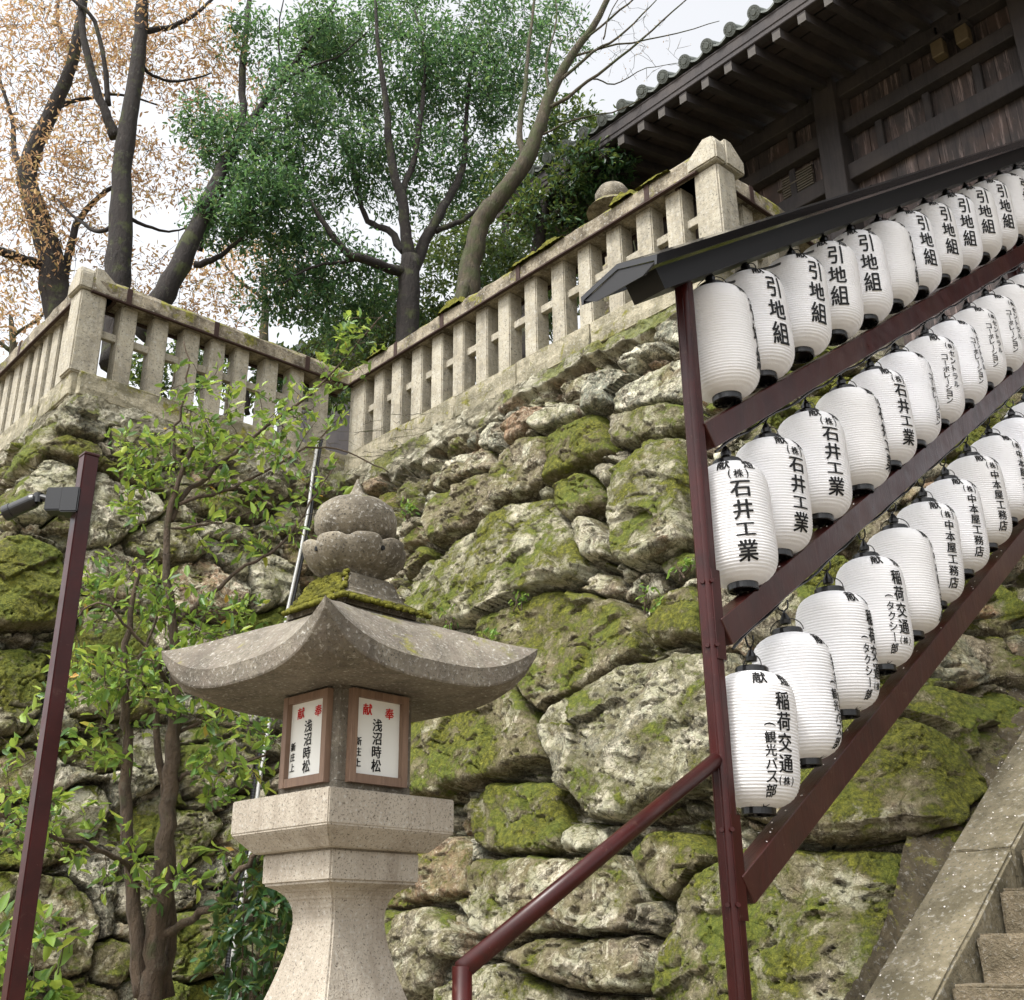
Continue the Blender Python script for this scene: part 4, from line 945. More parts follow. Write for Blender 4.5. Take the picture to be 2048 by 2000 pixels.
# roof: swept-up corners. build in square coordinates then rotate 45 deg
def roof_mesh():
    n = 44; A_ = .6 / math.sqrt(2); V = []; F = []
    def top(u, v):
        au, av = abs(u), abs(v); r = max(au, av); c = min(au, av) / max(r, 1e-6)
        z_ = 2.560 - .235 * (1 - (1 - r) ** 1.0) ** .0 * (r ** .80) if False else 2.582 - .242 * r ** .95 + .046 * math.sin(PI * min(1, r))
        z_ += .105 * (c ** 3.2) * r ** 3.0
        return z_
    idx = {}
    for i in range(n + 1):
        for j in range(n + 1):
            u = -1 + 2 * i / n; v = -1 + 2 * j / n; r = max(abs(u), abs(v)); c = min(abs(u), abs(v)) / max(r, 1e-6)
            k = 1 + .0 * c
            # eave plan slightly hollow between the corners
            s_ = A_ * (1 - .055 * (1 - c ** 2) * r ** 4)
            V.append((u * s_, v * s_, top(u, v)))
    for i in range(n):
        for j in range(n):
            a = i * (n + 1) + j; q = (a, a + n + 1, a + n + 2, a + 1)
            if (i < n / 2) == (j < n / 2): F += [(q[0], q[1], q[2]), (q[0], q[2], q[3])]
            else: F += [(q[0], q[1], q[3]), (q[1], q[2], q[3])]
    T = len(V)
    # underside rings: lip then flat soffit
    ring = [(i, 0) for i in range(n)] + [(n, j) for j in range(n)] + [(n - i, n) for i in range(n)] + [(0, n - j) for j in range(n)]
    R0 = [i * (n + 1) + j for i, j in ring]; L = len(R0); prev = R0
    for (sc, dzl, flat) in ((.998, -.008, 0), (.992, -.052, .0), (.985, -.058, .04), (.93, -.062, .45), (.86, -.066, .8), (.76, -.075, 1), (.40, -.075, 1)):
        cur = []
        for q in R0:
            x, y, z_ = V[q]; zz = z_ + dzl * (1.0 - .78 * max(0, (z_ - 2.36) / .10) ** 2 if z_ > 2.36 else 1); zf = 2.290
            zz = zz * (1 - flat) + zf * flat
            cur.append(len(V)); V.append((x * sc, y * sc, zz))
        for i in range(L): F.append((prev[i], prev[(i + 1) % L], cur[(i + 1) % L], cur[i]))
        prev = cur
    F.append(tuple(prev))
    m = MB().add(V, F); m.xf(Matrix.Rotation(PI / 4, 4, 'Z')); return m
rf = roof_mesh().build('roof', M['lantroof'], sln, world=False)
sqloft([(.215, 2.53), (.215, 2.578), (.165, 2.602), (.145, 2.650), (.130, 2.672)]).build('roof_neck', M['lanttop'], sln, world=False, bevel=.010, seg=2)
# lotus cup
petl = lambda t, z_: 1 + .16 * (abs(math.sin(4 * t + .14)) ** .6 - .55) * max(0, min(1, (z_ - 2.665) / .06)) 
m = MB().lathe([(.072, 2.655), (.078, 2.684), (.104, 2.694), (.136, 2.714), (.154, 2.740), (.162, 2.766), (.162, 2.782), (.156, 2.787), (.140, 2.780), (.05, 2.78)], 84, (0, 0, 0), petl)
m.v = [(a, b, c + (.011 * (min(1, 1.6 * abs(math.sin(4 * math.atan2(b, a) + .14))) - .6) if c > 2.76 and math.hypot(a, b) > .1 else 0)) for a, b, c in m.v]
m.build('lotus_cup', M['lanttop'], sln, world=False, smooth=True)
m = MB()
for k in range(4):
    a = rad(43) + k * PI / 2; c = Vector((math.cos(a), math.sin(a), 0)); m.tube([c * .120 + Vector((0, 0, 2.752)), c * .1535 + Vector((0, 0, 2.752))], [.008, .008], 8)
m.build('lotus_hole', M['ink'], sln, world=False)
m = MB().lathe([(.05, 2.78), (.085, 2.800), (.116, 2.816), (.136, 2.848), (.137, 2.89), (.124, 2.922), (.098, 2.943), (.062, 2.956), (.036, 2.966), (.020, 2.99), (.009, 3.02), (.002, 3.038)], 40)
m.build('jewel', M['lanttop'], sln, world=False, smooth=True)
# moss on the roof
def moss_blob(name, pts, par, world=False):
    m = MB()
    for (x, y, z_, r, h_) in pts:
        n1, n2 = 9, 14; o = len(m.v); vs = []; fs = []
        for i in range(n1):
            for j in range(n2):
                a = 2 * PI * j / n2; rr = r * i / (n1 - 1) * random.uniform(.85, 1.15); vs.append((x + rr * math.cos(a), y + rr * math.sin(a), z_ + h_ * (1 - (i / (n1 - 1)) ** 2) * random.uniform(.7, 1.3) - .004))
        for i in range(n1 - 1):
            for j in range(n2): a = i * n2 + j; b = i * n2 + (j + 1) % n2; fs.append((a, a + n2, b + n2, b))
        m.add(vs, fs)
    return m.build(name, M['moss'], par, world=world, smooth=True)
mp2 = []
for k in range(620):
    a = random.uniform(-1.45, .35) if random.random() < .75 else random.uniform(.2, 1.6); fr_ = 1 / (abs(math.cos(a)) + abs(math.sin(a))); out = random.random() ** 1.3
    r = (.222 + .035 * out) * fr_; rr = random.uniform(.006, .013); mp2.append((r * math.cos(a), r * math.sin(a), 2.568 - out * .018, rr, rr * .8))
for k in range(420):
    t = random.random(); hd = .212 - .075 * t ** .6; s_ = random.random() ** .7; rr = random.uniform(.006, .012); mp2.append((hd * (1 - s_), -hd * s_, 2.58 + .085 * t, rr, rr * 1.1))
def tufts(name, pts, mat, par=None, world=False):
    m = MB()
    for x, y, z_, r, h_ in pts:
        m.lathe([(r * .8, -.004), (r, h_ * .25), (r * .75, h_ * .75), (r * .2, h_)], 6, (x, y, z_))
    return m.build(name, mat, par, world=world, smooth=True)
tufts('moss', mp2, M['moss'], sln)

# ================================================================== left pole with spotlight
PX_, PY_, PZ_ = .895 * 1.5, RY * 1.5, 1.55 + 1.085 * 1.5
pl = empty('square_pole', (PX_, PY_, 0), 0, 'square dark red steel pole rising in front of the wall at the left edge', 'pole')
MB().box((PX_, PY_, PZ_ / 2), (.052, .052, PZ_)).build('shaft', M['red'], pl, bevel=.004, seg=2)
MB().box((PX_, PY_, PZ_ + .004), (.055, .055, .010)).build('end_cap', M['red'], pl, bevel=.002)
MB().box((PX_, PY_, .006), (.16, .16, .012)).build('foot_plate', M['red'], pl)
HP = PX_ * FW.x + PY_ * FW.y
q_ = lambda x, y, d=0: hdp(x, y, HP + d)
c = q_(138, 958); sp = empty('spotlight', c, 0, 'black cylindrical spotlight on a bracket box fixed to the square pole', 'spotlight')
RB = Matrix((RT, FW, UP)).transposed()
MB().box(q_(139, 957, -.01), (.062, .07, .092), RB).build('junction_box', M['black'], sp, bevel=.004, seg=2)
MB().box(q_(108, 955, -.01), (.058, .06, .085), RB).build('mount_block', M['black'], sp, bevel=.004, seg=2)
MB().tube([q_(97, 952), q_(74, 946)], .013, 12).build('arm', M['black'], sp)
MB().tube([q_(74, 940), q_(72, 958)], .016, 12).build('joint', M['black'], sp)
h0 = q_(73, 950); h1 = q_(10, 978, .02); dd = (h1 - h0).normalized(); L_ = (h1 - h0).length
MB().tube([h0, h0 + dd * .008, h0 + dd * .02, h0 + dd * L_ * .78, h0 + dd * L_ * .79, h0 + dd * L_, h0 + dd * (L_ + .001)], [.010, .022, .026, .026, .0285, .0285, .024], 24).build('lamp_head', M['black'], sp)
MB().tube([h0 + dd * L_, h0 + dd * (L_ + .03) + UP * .006], [.004, .003], 6).build('snoot_tab', M['black'], sp)
MB().tube([q_(146, 975), q_(148, 1000), q_(160, 1012)], .006, 6).build('cable', M['black'], sp)

# ================================================================== conduits on the wall
def wall_pts(lst, face, off, mp=lambda x, y: (x * K, y * K)):
    out = []
    for x, y in lst:
        X, Y = mp(x, y)
        if face == 1: p = on(X, Y, (0, 1, -BT), YA - BT * ZT - off)
        else: p = on(X, Y, (1, 0, -BT), XC - BT * ZT - off)
        out.append(p)
    return out
ln1 = [(606, 838), (596, 900), (586, 980), (570, 1060), (548, 1160), (535, 1240), (512, 1380), (492, 1500), (478, 1620), (462, 1700), (446, 1800), (434, 1910)]
p1 = wall_pts(ln1, 1, .16); cd = empty('conduit_pipe', p1[-1], 0, 'pale grey conduit pipe running down the wall behind the stone lantern', 'conduit')
MB().tube(p1, .016, 10).build('pipe', M['grey'], cd, smooth=True)
for q in (1, 5, 9): MB().tube([p1[q] - Vector((0, 0, .02)), p1[q] + Vector((0, 0, .02))], .021, 10).build('coupling', M['grey'], cd)
p2 = wall_pts([(x - 9 if y > 1250 else x + 6, y) for x, y in ln1], 1, .14); pts = []; rr = []
for a, b in zip(p2[:-1], p2[1:]):
    n_ = max(2, int((b - a).length / .011))
    for i in range(n_): pts.append(a.lerp(b, i / n_)); rr.append(.019 if len(pts) % 2 else .0155)
cd2 = MB().tube(pts, rr, 8).build('corrugated_conduit', M['black']); setprops(cd2, 'black corrugated conduit hose beside the grey pipe on the wall', 'conduit')

# ================================================================== VEGETATION
def leaf_arrays(C, D, size, aspect=.4, fold=.25):
    """C centres (n,3) leaf base, D direction (n,3); returns V,F,rnd"""
    n = len(C); D = D / (np.linalg.norm(D, axis=1, keepdims=True) + 1e-9); r = RNG.normal(size=(n, 3)); r[:, 2] += 1.2
    S = np.cross(D, r); S /= (np.linalg.norm(S, axis=1, keepdims=True) + 1e-9); Nn = np.cross(S, D)
    L = size * RNG.uniform(.5, 1.35, n)[:, None]; W = L * aspect * .5
    P0 = C; P1 = C + D * L * .35 + S * W + Nn * L * fold * .3; P2 = C + D * L * .75 + S * W * .7 + Nn * L * fold * .2 ; P3 = C + D * L - Nn * L * .08; P4 = C + D * L * .75 - S * W * .7 + Nn * L * fold * .2; P5 = C + D * L * .35 - S * W + Nn * L * fold * .3
    V = np.stack([P0, P1, P2, P3, P4, P5], 1).reshape(-1, 3); i = np.arange(n)[:, None] * 6
    F = np.concatenate([i + np.array([[0, 1, 2, 3]]), i + np.array([[0, 3, 4, 5]])], 0)
    rnd = np.repeat(RNG.uniform(0, 1, n), 6); return V, F, rnd
def limb(mb, pts, radii, wob=.02, n=8, seg=4):
    """smooth polyline through pts; returns dense samples"""
    P = [Vector(p) for p in pts]; out = []; rr = []
    for i in range(len(P) - 1):
        p0 = P[max(i - 1, 0)]; p1 = P[i]; p2 = P[i + 1]; p3 = P[min(i + 2, len(P) - 1)]
        for k in range(seg):
            t = k / seg; q = .5 * ((2 * p1) + (p2 - p0) * t + (2 * p0 - 5 * p1 + 4 * p2 - p3) * t * t + (3 * p1 - p0 - 3 * p2 + p3) * t ** 3)
            q = q + Vector((random.uniform(-1, 1), random.uniform(-1, 1), random.uniform(-1, 1))) * wob * (radii[i] / max(radii)) * .5; out.append(q); r = radii[i] * (1 - t) + radii[i + 1] * t; rr.append(r * random.uniform(.95, 1.06))
    out.append(P[-1]); rr.append(radii[-1]); mb.tube(out, rr, n); return out
def crown(blobs, hub, n_leaf, size, per=22, spread=.16, aspect=.38, droop=-.15, twig_r=.0035):
    """blobs: (centre, (rx, ry, rz) in screen-right, forward, up, weight). hub: limb samples the twigs grow from"""
    W = np.array([b[2] for b in blobs], float); W /= W.sum(); HUB = np.array([tuple(h) for h in hub]); tw = MB(); Cs = []; Ds = []; NODES = []
    ncl = n_leaf // per
    todo = []
    for bi, (c, r, wt) in enumerate(blobs):
        k = int(ncl * W[bi] + .5)
        for _ in range(k):
            v = RNG.normal(size=3); v /= np.linalg.norm(v); v *= RNG.uniform(.15, 1) ** .45
            todo.append(np.array(Vector(c) + RT * (v[0] * r[0]) + FW * (v[1] * r[1]) + UP * (v[2] * r[2])))
    todo.sort(key=lambda a: np.linalg.norm(HUB - a, axis=1).min())
    if True:
        for pp in todo:
            dd = np.linalg.norm(HUB - pp, axis=1); q = HUB[np.argmin(dd + RNG.uniform(0, .5, len(dd)))]
            if NODES:
                NA = np.array(NODES[-1400:]); d2 = np.linalg.norm(NA - pp, axis=1); q2 = NA[np.argmin(d2 + RNG.uniform(0, .12, len(d2)))]
                if np.linalg.norm(pp - q2) < np.linalg.norm(pp - q) * .8: q = q2
            dv = pp - q; L = np.linalg.norm(dv); dirn = dv / (L + 1e-6); NODES.append(pp); NODES.append(q + dv * .6)
            if L < 1.3:
                midp = q + dv * .5 + RNG.normal(size=3) * .06 * L + np.array([0, 0, .05 * L]); tw.tube([q, (q + midp) / 2 + RNG.normal(size=3) * .02 * L, midp, pp, pp + dirn * spread * .7], [twig_r * (1 + .8 * L), twig_r * (1 + .5 * L), twig_r * 1.1, twig_r * .8, twig_r * .4], 4, False)
            tdir = dirn + RNG.normal(size=3) * .5; tdir[2] += droop; tdir /= np.linalg.norm(tdir)
            t = RNG.uniform(-1, 1, per)[:, None]; cc = pp + tdir * t * spread + RNG.normal(size=(per, 3)) * spread * .28
            Cs.append(cc); dl = RNG.normal(size=(per, 3)) * .75 + tdir * .8; dl[:, 2] += droop; Ds.append(dl)
    return np.concatenate(Cs), np.concatenate(Ds), tw
def make_tree(name, label, cat, group, limbs, blobs, n_leaf, size, leafm, barkm, **kw):
    """limbs: list of (px list [(x,y)], hd or list, radii)"""
    base = hdp(*limbs[0][0][0], limbs[0][1] if not hasattr(limbs[0][1], '__len__') else limbs[0][1][0]); root = empty(name, (base.x, base.y, ZT if base.z > 3 else 0), 0, label, cat, group)
    hub = []; tr = MB(); br = MB()
    for i, (px, hd, rd) in enumerate(limbs):
        hds = hd if hasattr(hd, '__len__') else [hd] * len(px)
        pts = [hdp(x, y, h) for (x, y), h in zip(px, hds)]
        hub += limb(tr if rd[0] > .085 or i == 0 else br, pts, rd, .03, 10 if rd[0] > .06 else 7)
    tr.build('trunk', M[barkm], root, smooth=True)
    if br.v: br.build('branches', M[barkm], root, smooth=True)
    bl = [(hdp(x, y, h), (rx, ry, rz_), w_) for (x, y, h, rx, ry, rz_, w_) in blobs]
    if n_leaf:
        C_, D_, tw = crown(bl, hub, n_leaf, size, **kw); V, F, rnd = leaf_arrays(C_, D_, size, kw.get('aspect', .38))
        np_mesh('foliage', V, F, M[leafm], root, dict(rnd=rnd)); tw.build('twigs', M[barkm], root)
    return root
G1 = 'trees standing on the terrace behind the stone fence'
make_tree('autumn_tree', 'leftmost leaning mossy trunk with a sawn stump knot and orange autumn leaves', 'tree', G1,
    [([(128, 640), (112, 590), (98, 500), (78, 430), (55, 360), (52, 330), (70, 270), (100, 210), (130, 140), (150, 60), (165, -60)], 12.4, [.22, .20, .17, .15, .135, .125, .115, .10, .085, .07, .05]),
     ([(98, 510), (50, 495), (0, 480), (-60, 470)], [12.4, 12.2, 12, 11.8], [.08, .065, .055, .045]),
     ([(112, 570), (125, 520), (145, 430), (190, 375), (240, 340)], [12.4, 12.5, 12.6, 12.7, 12.8], [.07, .055, .045, .035, .02]),
     ([(55, 350), (30, 300), (20, 220), (-10, 120)], [12.4, 12.5, 12.8, 13], [.05, .04, .03, .02]),
     ([(100, 210), (150, 190), (230, 180), (300, 200)], [12.4, 12.7, 12.9, 13], [.04, .03, .02, .012]),
     ([(80, 250), (140, 130), (110, 40), (120, -40)], [12.4, 12.9, 13.2, 13.5], [.04, .035, .025, .02])],
    [(60, 120, 12.6, 1.1, .9, 1.1, 2.6), (60, 330, 12.2, .8, .8, .7, 1.4), (30, 470, 12.0, .7, .6, .45, .7), (180, 60, 12.8, .8, .8, .7, 1.2), (40, 560, 12.6, .5, .6, .4, .3)],
    7000, .075, 'leaf_o', 'bark_d', per=12, spread=.25, aspect=.34)
make_tree('autumn_tree', 'thick dark trunk forking upward right behind the left corner post, orange leaves', 'tree', G1,
    [([(218, 700), (222, 560), (230, 440), (232, 330), (240, 250), (258, 150), (268, 60), (275, -60)], 11.6, [.17, .155, .145, .125, .115, .10, .09, .075]),
     ([(222, 262), (200, 215), (178, 150), (160, 70), (150, -40)], [11.6, 11.5, 11.4, 11.3, 11.3], [.075, .06, .05, .045, .035]),
     ([(205, 200), (198, 120), (180, 40), (140, 0), (110, -30)], [11.5, 11.4, 11.3, 11.2, 11.2], [.04, .03, .028, .022, .015]),
     ([(275, 60), (330, 50), (380, 20), (420, -20)], [11.6, 11.8, 12, 12.2], [.045, .035, .028, .02]),
     ([(270, 120), (290, 145), (340, 155), (400, 140)], [11.6, 11.8, 12, 12.2], [.03, .022, .018, .01]),
     ([(232, 420), (190, 440), (150, 420), (110, 380)], [11.6, 11.7, 11.8, 11.9], [.035, .028, .02, .012]),
     ([(238, 410), (290, 435), (330, 440), (370, 430)], [11.6, 11.8, 12, 12.1], [.028, .02, .014, .008])],
    [(330, 90, 12.2, 1.0, .9, .7, 1.8), (190, 280, 12.0, .7, .7, .6, .9), (420, 180, 12.8, .9, .8, .7, 1.0), (300, 330, 12.8, .7, .6, .6, .6), (300, 540, 13.2, .8, .6, .4, .5), (400, 600, 14, .7, .5, .25, .3), (160, 470, 12.6, .7, .6, .6, .6)],
    7000, .075, 'leaf_o', 'bark_d', per=12, spread=.25, aspect=.34)
make_tree('leaning_tree', 'slender dark trunk leaning strongly right above the stone fence', 'tree', G1,
    [([(270, 640), (305, 575), (345, 500), (380, 420), (410, 350), (440, 290), (500, 200), (560, 120), (610, 50), (660, -40)], [11.3, 11.3, 11.3, 11.4, 11.6, 11.9, 12.1, 12.2, 12.2, 12.2], [.15, .135, .12, .10, .085, .07, .05, .035, .028, .02]),
     ([(372, 505), (395, 500), (430, 480), (470, 440)], [11.9, 11.8, 11.7, 11.6], [.05, .04, .03, .015]),
     ([(380, 480), (395, 430), (450, 330), (520, 260)], [11.9, 11.8, 11.8, 11.8], [.035, .028, .02, .01]),
     ([(450, 280), (462, 220), (462, 130), (475, 0), (480, -50)], [11.9, 12.1, 12.3, 12.5, 12.6], [.06, .055, .05, .035, .03]),
     ([(510, 185), (560, 140), (640, 110), (700, 60)], [11.9, 12, 12, 12], [.02, .018, .012, .008]),
     ([(545, 140), (530, 80), (540, 0)], [11.9, 12, 12], [.014, .012, .008])],
    [(470, 280, 11.8, .65, .5, .5, 1.4), (430, 420, 11.6, .45, .4, .3, .9), (390, 230, 11.8, .35, .4, .3, .45), (500, 370, 11.7, .5, .5, .4, 1.1), (560, 180, 11.9, .5, .5, .5, .8), (480, 70, 12, .4, .4, .4, .4), (620, 60, 12, .5, .5, .4, .6)],
    11000, .076, 'leaf_g', 'bark_d', per=14, spread=.20)
make_tree('evergreen_tree', 'broad green evergreen in the centre with a dark trunk forking into many limbs', 'tree', G1,
    [([(772, 760), (775, 640), (778, 560), (782, 490)], 12.5, [.17, .155, .145, .13]),
     ([(782, 500), (772, 450), (765, 380), (745, 300), (735, 200), (720, 90), (715, 0)], [12.5, 12.4, 12.3, 12.2, 12.1, 12, 12], [.09, .08, .07, .055, .045, .03, .02]),
     ([(785, 520), (810, 460), (835, 410), (870, 350), (885, 290), (890, 200), (900, 100)], [12.5, 12.6, 12.6, 12.7, 12.8, 12.9, 13], [.085, .075, .065, .05, .04, .03, .02]),
     ([(775, 520), (740, 510), (700, 495), (660, 480), (620, 430), (590, 380)], [12.5, 12.3, 12.1, 12, 11.9, 11.9], [.08, .07, .06, .05, .035, .02]),
     ([(770, 480), (740, 440), (700, 420), (680, 360), (660, 280)], [12.5, 12.6, 12.7, 12.8, 12.9], [.06, .05, .04, .03, .02]),
     ([(830, 440), (880, 420), (930, 380), (960, 330)], [12.6, 12.7, 12.8, 12.9], [.045, .035, .025, .015]),
     ([(760, 380), (790, 300), (800, 220), (810, 120), (790, 20)], [12.3, 12.4, 12.4, 12.5, 12.5], [.05, .04, .035, .025, .015]),
     ([(690, 495), (640, 500), (590, 510), (540, 540)], [12.1, 12, 11.9, 11.8], [.03, .022, .016, .01])],
    [(720, 130, 12.7, 1.3, .9, .9, 3.4), (880, 160, 12.9, .9, .8, .9, 2.0), (620, 300, 12.5, .9, .8, .8, 2.2), (800, 330, 13.0, 1.0, .8, .6, 1.7), (960, 130, 13.1, .9, .8, .9, 1.7), (520, 420, 12.3, .7, .6, .5, 1.2), (620, 500, 12.4, .8, .6, .4, 1.2), (560, 560, 12.3, .7, .5, .35, .9), (700, 560, 13.1, .6, .5, .35, .6), (940, 330, 13.4, .6, .6, .6, .8), (1060, 60, 13.1, .5, .6, .7, .55), (600, 110, 12.7, .6, .6, .7, .9), (840, 0, 12.9, 1.4, .8, .5, 1.6), (660, 610, 13.3, .5, .4, .3, .4)],
    42000, .076, 'leaf_g', 'bark_d', per=16, spread=.21)
make_tree('cherry_tree', 'bare leaning tree with pale mossy bark reaching to the upper right', 'tree', G1,
    [([(880, 640), (888, 570), (900, 490), (918, 420), (955, 372), (1000, 310), (1030, 235), (1048, 180), (1085, 110), (1130, 50), (1170, -30)], 10.3, [.15, .135, .115, .11, .10, .09, .075, .065, .05, .042, .03]),
     ([(905, 560), (885, 545), (878, 580), (880, 620)], [10.3, 10.2, 10.15, 10.15], [.05, .07, .06, .05]),
     ([(1000, 310), (990, 250), (1000, 160), (1010, 60), (1020, -20)], [10.3, 10.4, 10.5, 10.6, 10.7], [.05, .035, .028, .02, .014]),
     ([(1035, 215), (1100, 170), (1180, 110), (1260, 40), (1330, -20)], [10.3, 10.2, 10.1, 10, 9.9], [.026, .02, .015, .010, .006]),
     ([(1060, 160), (1130, 100), (1190, 60), (1250, 0)], [10.3, 10.2, 10.2, 10.1], [.022, .017, .012, .006]),
     ([(1090, 110), (1150, 90), (1260, 70), (1370, 40)], [10.3, 10.2, 10.1, 10], [.016, .012, .008, .004]),
     ([(1110, 80), (1180, 20), (1240, -30)], [10.3, 10.2, 10.1], [.016, .012, .008]),
     ([(1020, 262), (1090, 230), (1190, 205), (1280, 150)], [10.3, 10.2, 10.1, 10], [.014, .011, .008, .004]),
     ([(1130, 150), (1170, 160), (1230, 130), (1300, 120)], [10.2, 10.2, 10.1, 10], [.010, .008, .005, .003]),
     ([(1150, 75), (1160, 30), (1190, -20)], [10.2, 10.2, 10.2], [.010, .007, .005]),
     ([(1048, 180), (1040, 120), (1060, 40), (1055, -20)], [10.3, 10.4, 10.5, 10.5], [.02, .015, .01, .007])],
    [(1150, 60, 10.2, .7, .5, .35, 1), (1230, 110, 10.1, .6, .4, .25, .6)], 170, .02, 'leaf_o', 'bark_c', per=2, spread=.05, twig_r=.0022)
make_tree('glossy_evergreen', 'dark glossy evergreen with drooping leaf sprays under the hall eaves', 'tree', G1,
    [([(1000, 700), (1010, 560), (1030, 430), (1050, 330), (1060, 270)], 11.4, [.10, .09, .07, .05, .03]), ([(1030, 430), (1090, 380), (1150, 340), (1200, 330)], [11.4, 11.2, 11, 10.9], [.04, .03, .02, .01])],
    [(1080, 260, 11.2, .5, .5, .35, 1.3), (1130, 330, 10.9, .5, .5, .25, 1.3), (1060, 400, 11.3, .6, .5, .5, 1.4), (1160, 270, 10.9, .2, .3, .16, .35), (990, 350, 11.8, .5, .5, .5, .8)],
    7000, .085, 'leaf_k', 'bark_d', per=20, spread=.15)
for k, (x, y, h_, rx, rz_, nn_) in enumerate([(880, 560, 15, 1.3, .9, 5000), (1010, 520, 14.5, 1.2, .9, 5000), (720, 640, 15, 1.1, .7, 4200), (960, 420, 16, 1.5, .9, 4500)]):
    make_tree('backdrop_tree', ['dense dark evergreen beyond the fence right of the central trunk', 'dense dark evergreen beyond the fence below the bare leaning tree', 'low dark evergreen beyond the fence left of the central trunk', 'tall dark evergreen farthest back between the trunks'][k], 'tree', 'dense evergreens on the slope behind',
        [([(x, y + 160), (x + 5, y + 60), (x, y - 20)], h_, [.12, .09, .04])], [(x, y, h_, rx, .8, rz_, 2), (x - 40, y + 70, h_ - .3, rx * .8, .6, rz_ * .7, 1)], nn_, .10, 'leaf_k', 'bark_d', per=22, spread=.2)
for k, (x, y, h_, rx, rz_, nn_) in enumerate([(20, 620, 17, 1.5, .5, 900), (500, 520, 19, 1.6, .8, 1500)]):
    make_tree('far_autumn_tree', ['thin autumn tree far off at the left edge below the orange crown', 'pale autumn tree far off between the green leaves'][k], 'tree', 'autumn trees far behind', [([(x, y + 140), (x + 5, y + 60), (x, y - 20)], h_, [.10, .07, .03]), ([(x + 3, y + 50), (x - 60, y), (x - 100, y - 60)], h_, [.04, .025, .01]), ([(x + 3, y + 20), (x + 60, y - 20), (x + 90, y - 80)], h_, [.04, .025, .01])],
        [(x, y, h_, rx, .8, rz_, 2)], nn_, .10, 'leaf_o', 'bark_c', per=8, spread=.25)

make_tree('low_evergreen', 'low dark evergreen thicket seen through the gaps of the left stone fence section', 'bush', None,
    [([(470, 790), (470, 740), (465, 700)], 10.9, [.03, .025, .01])], [(330, 700, 10.6, .5, .3, .28, 1), (450, 705, 10.9, .7, .3, .28, 1.3), (580, 745, 11.3, .6, .3, .28, 1)], 3800, .075, 'leaf_k', 'bark_d', per=20, spread=.13)
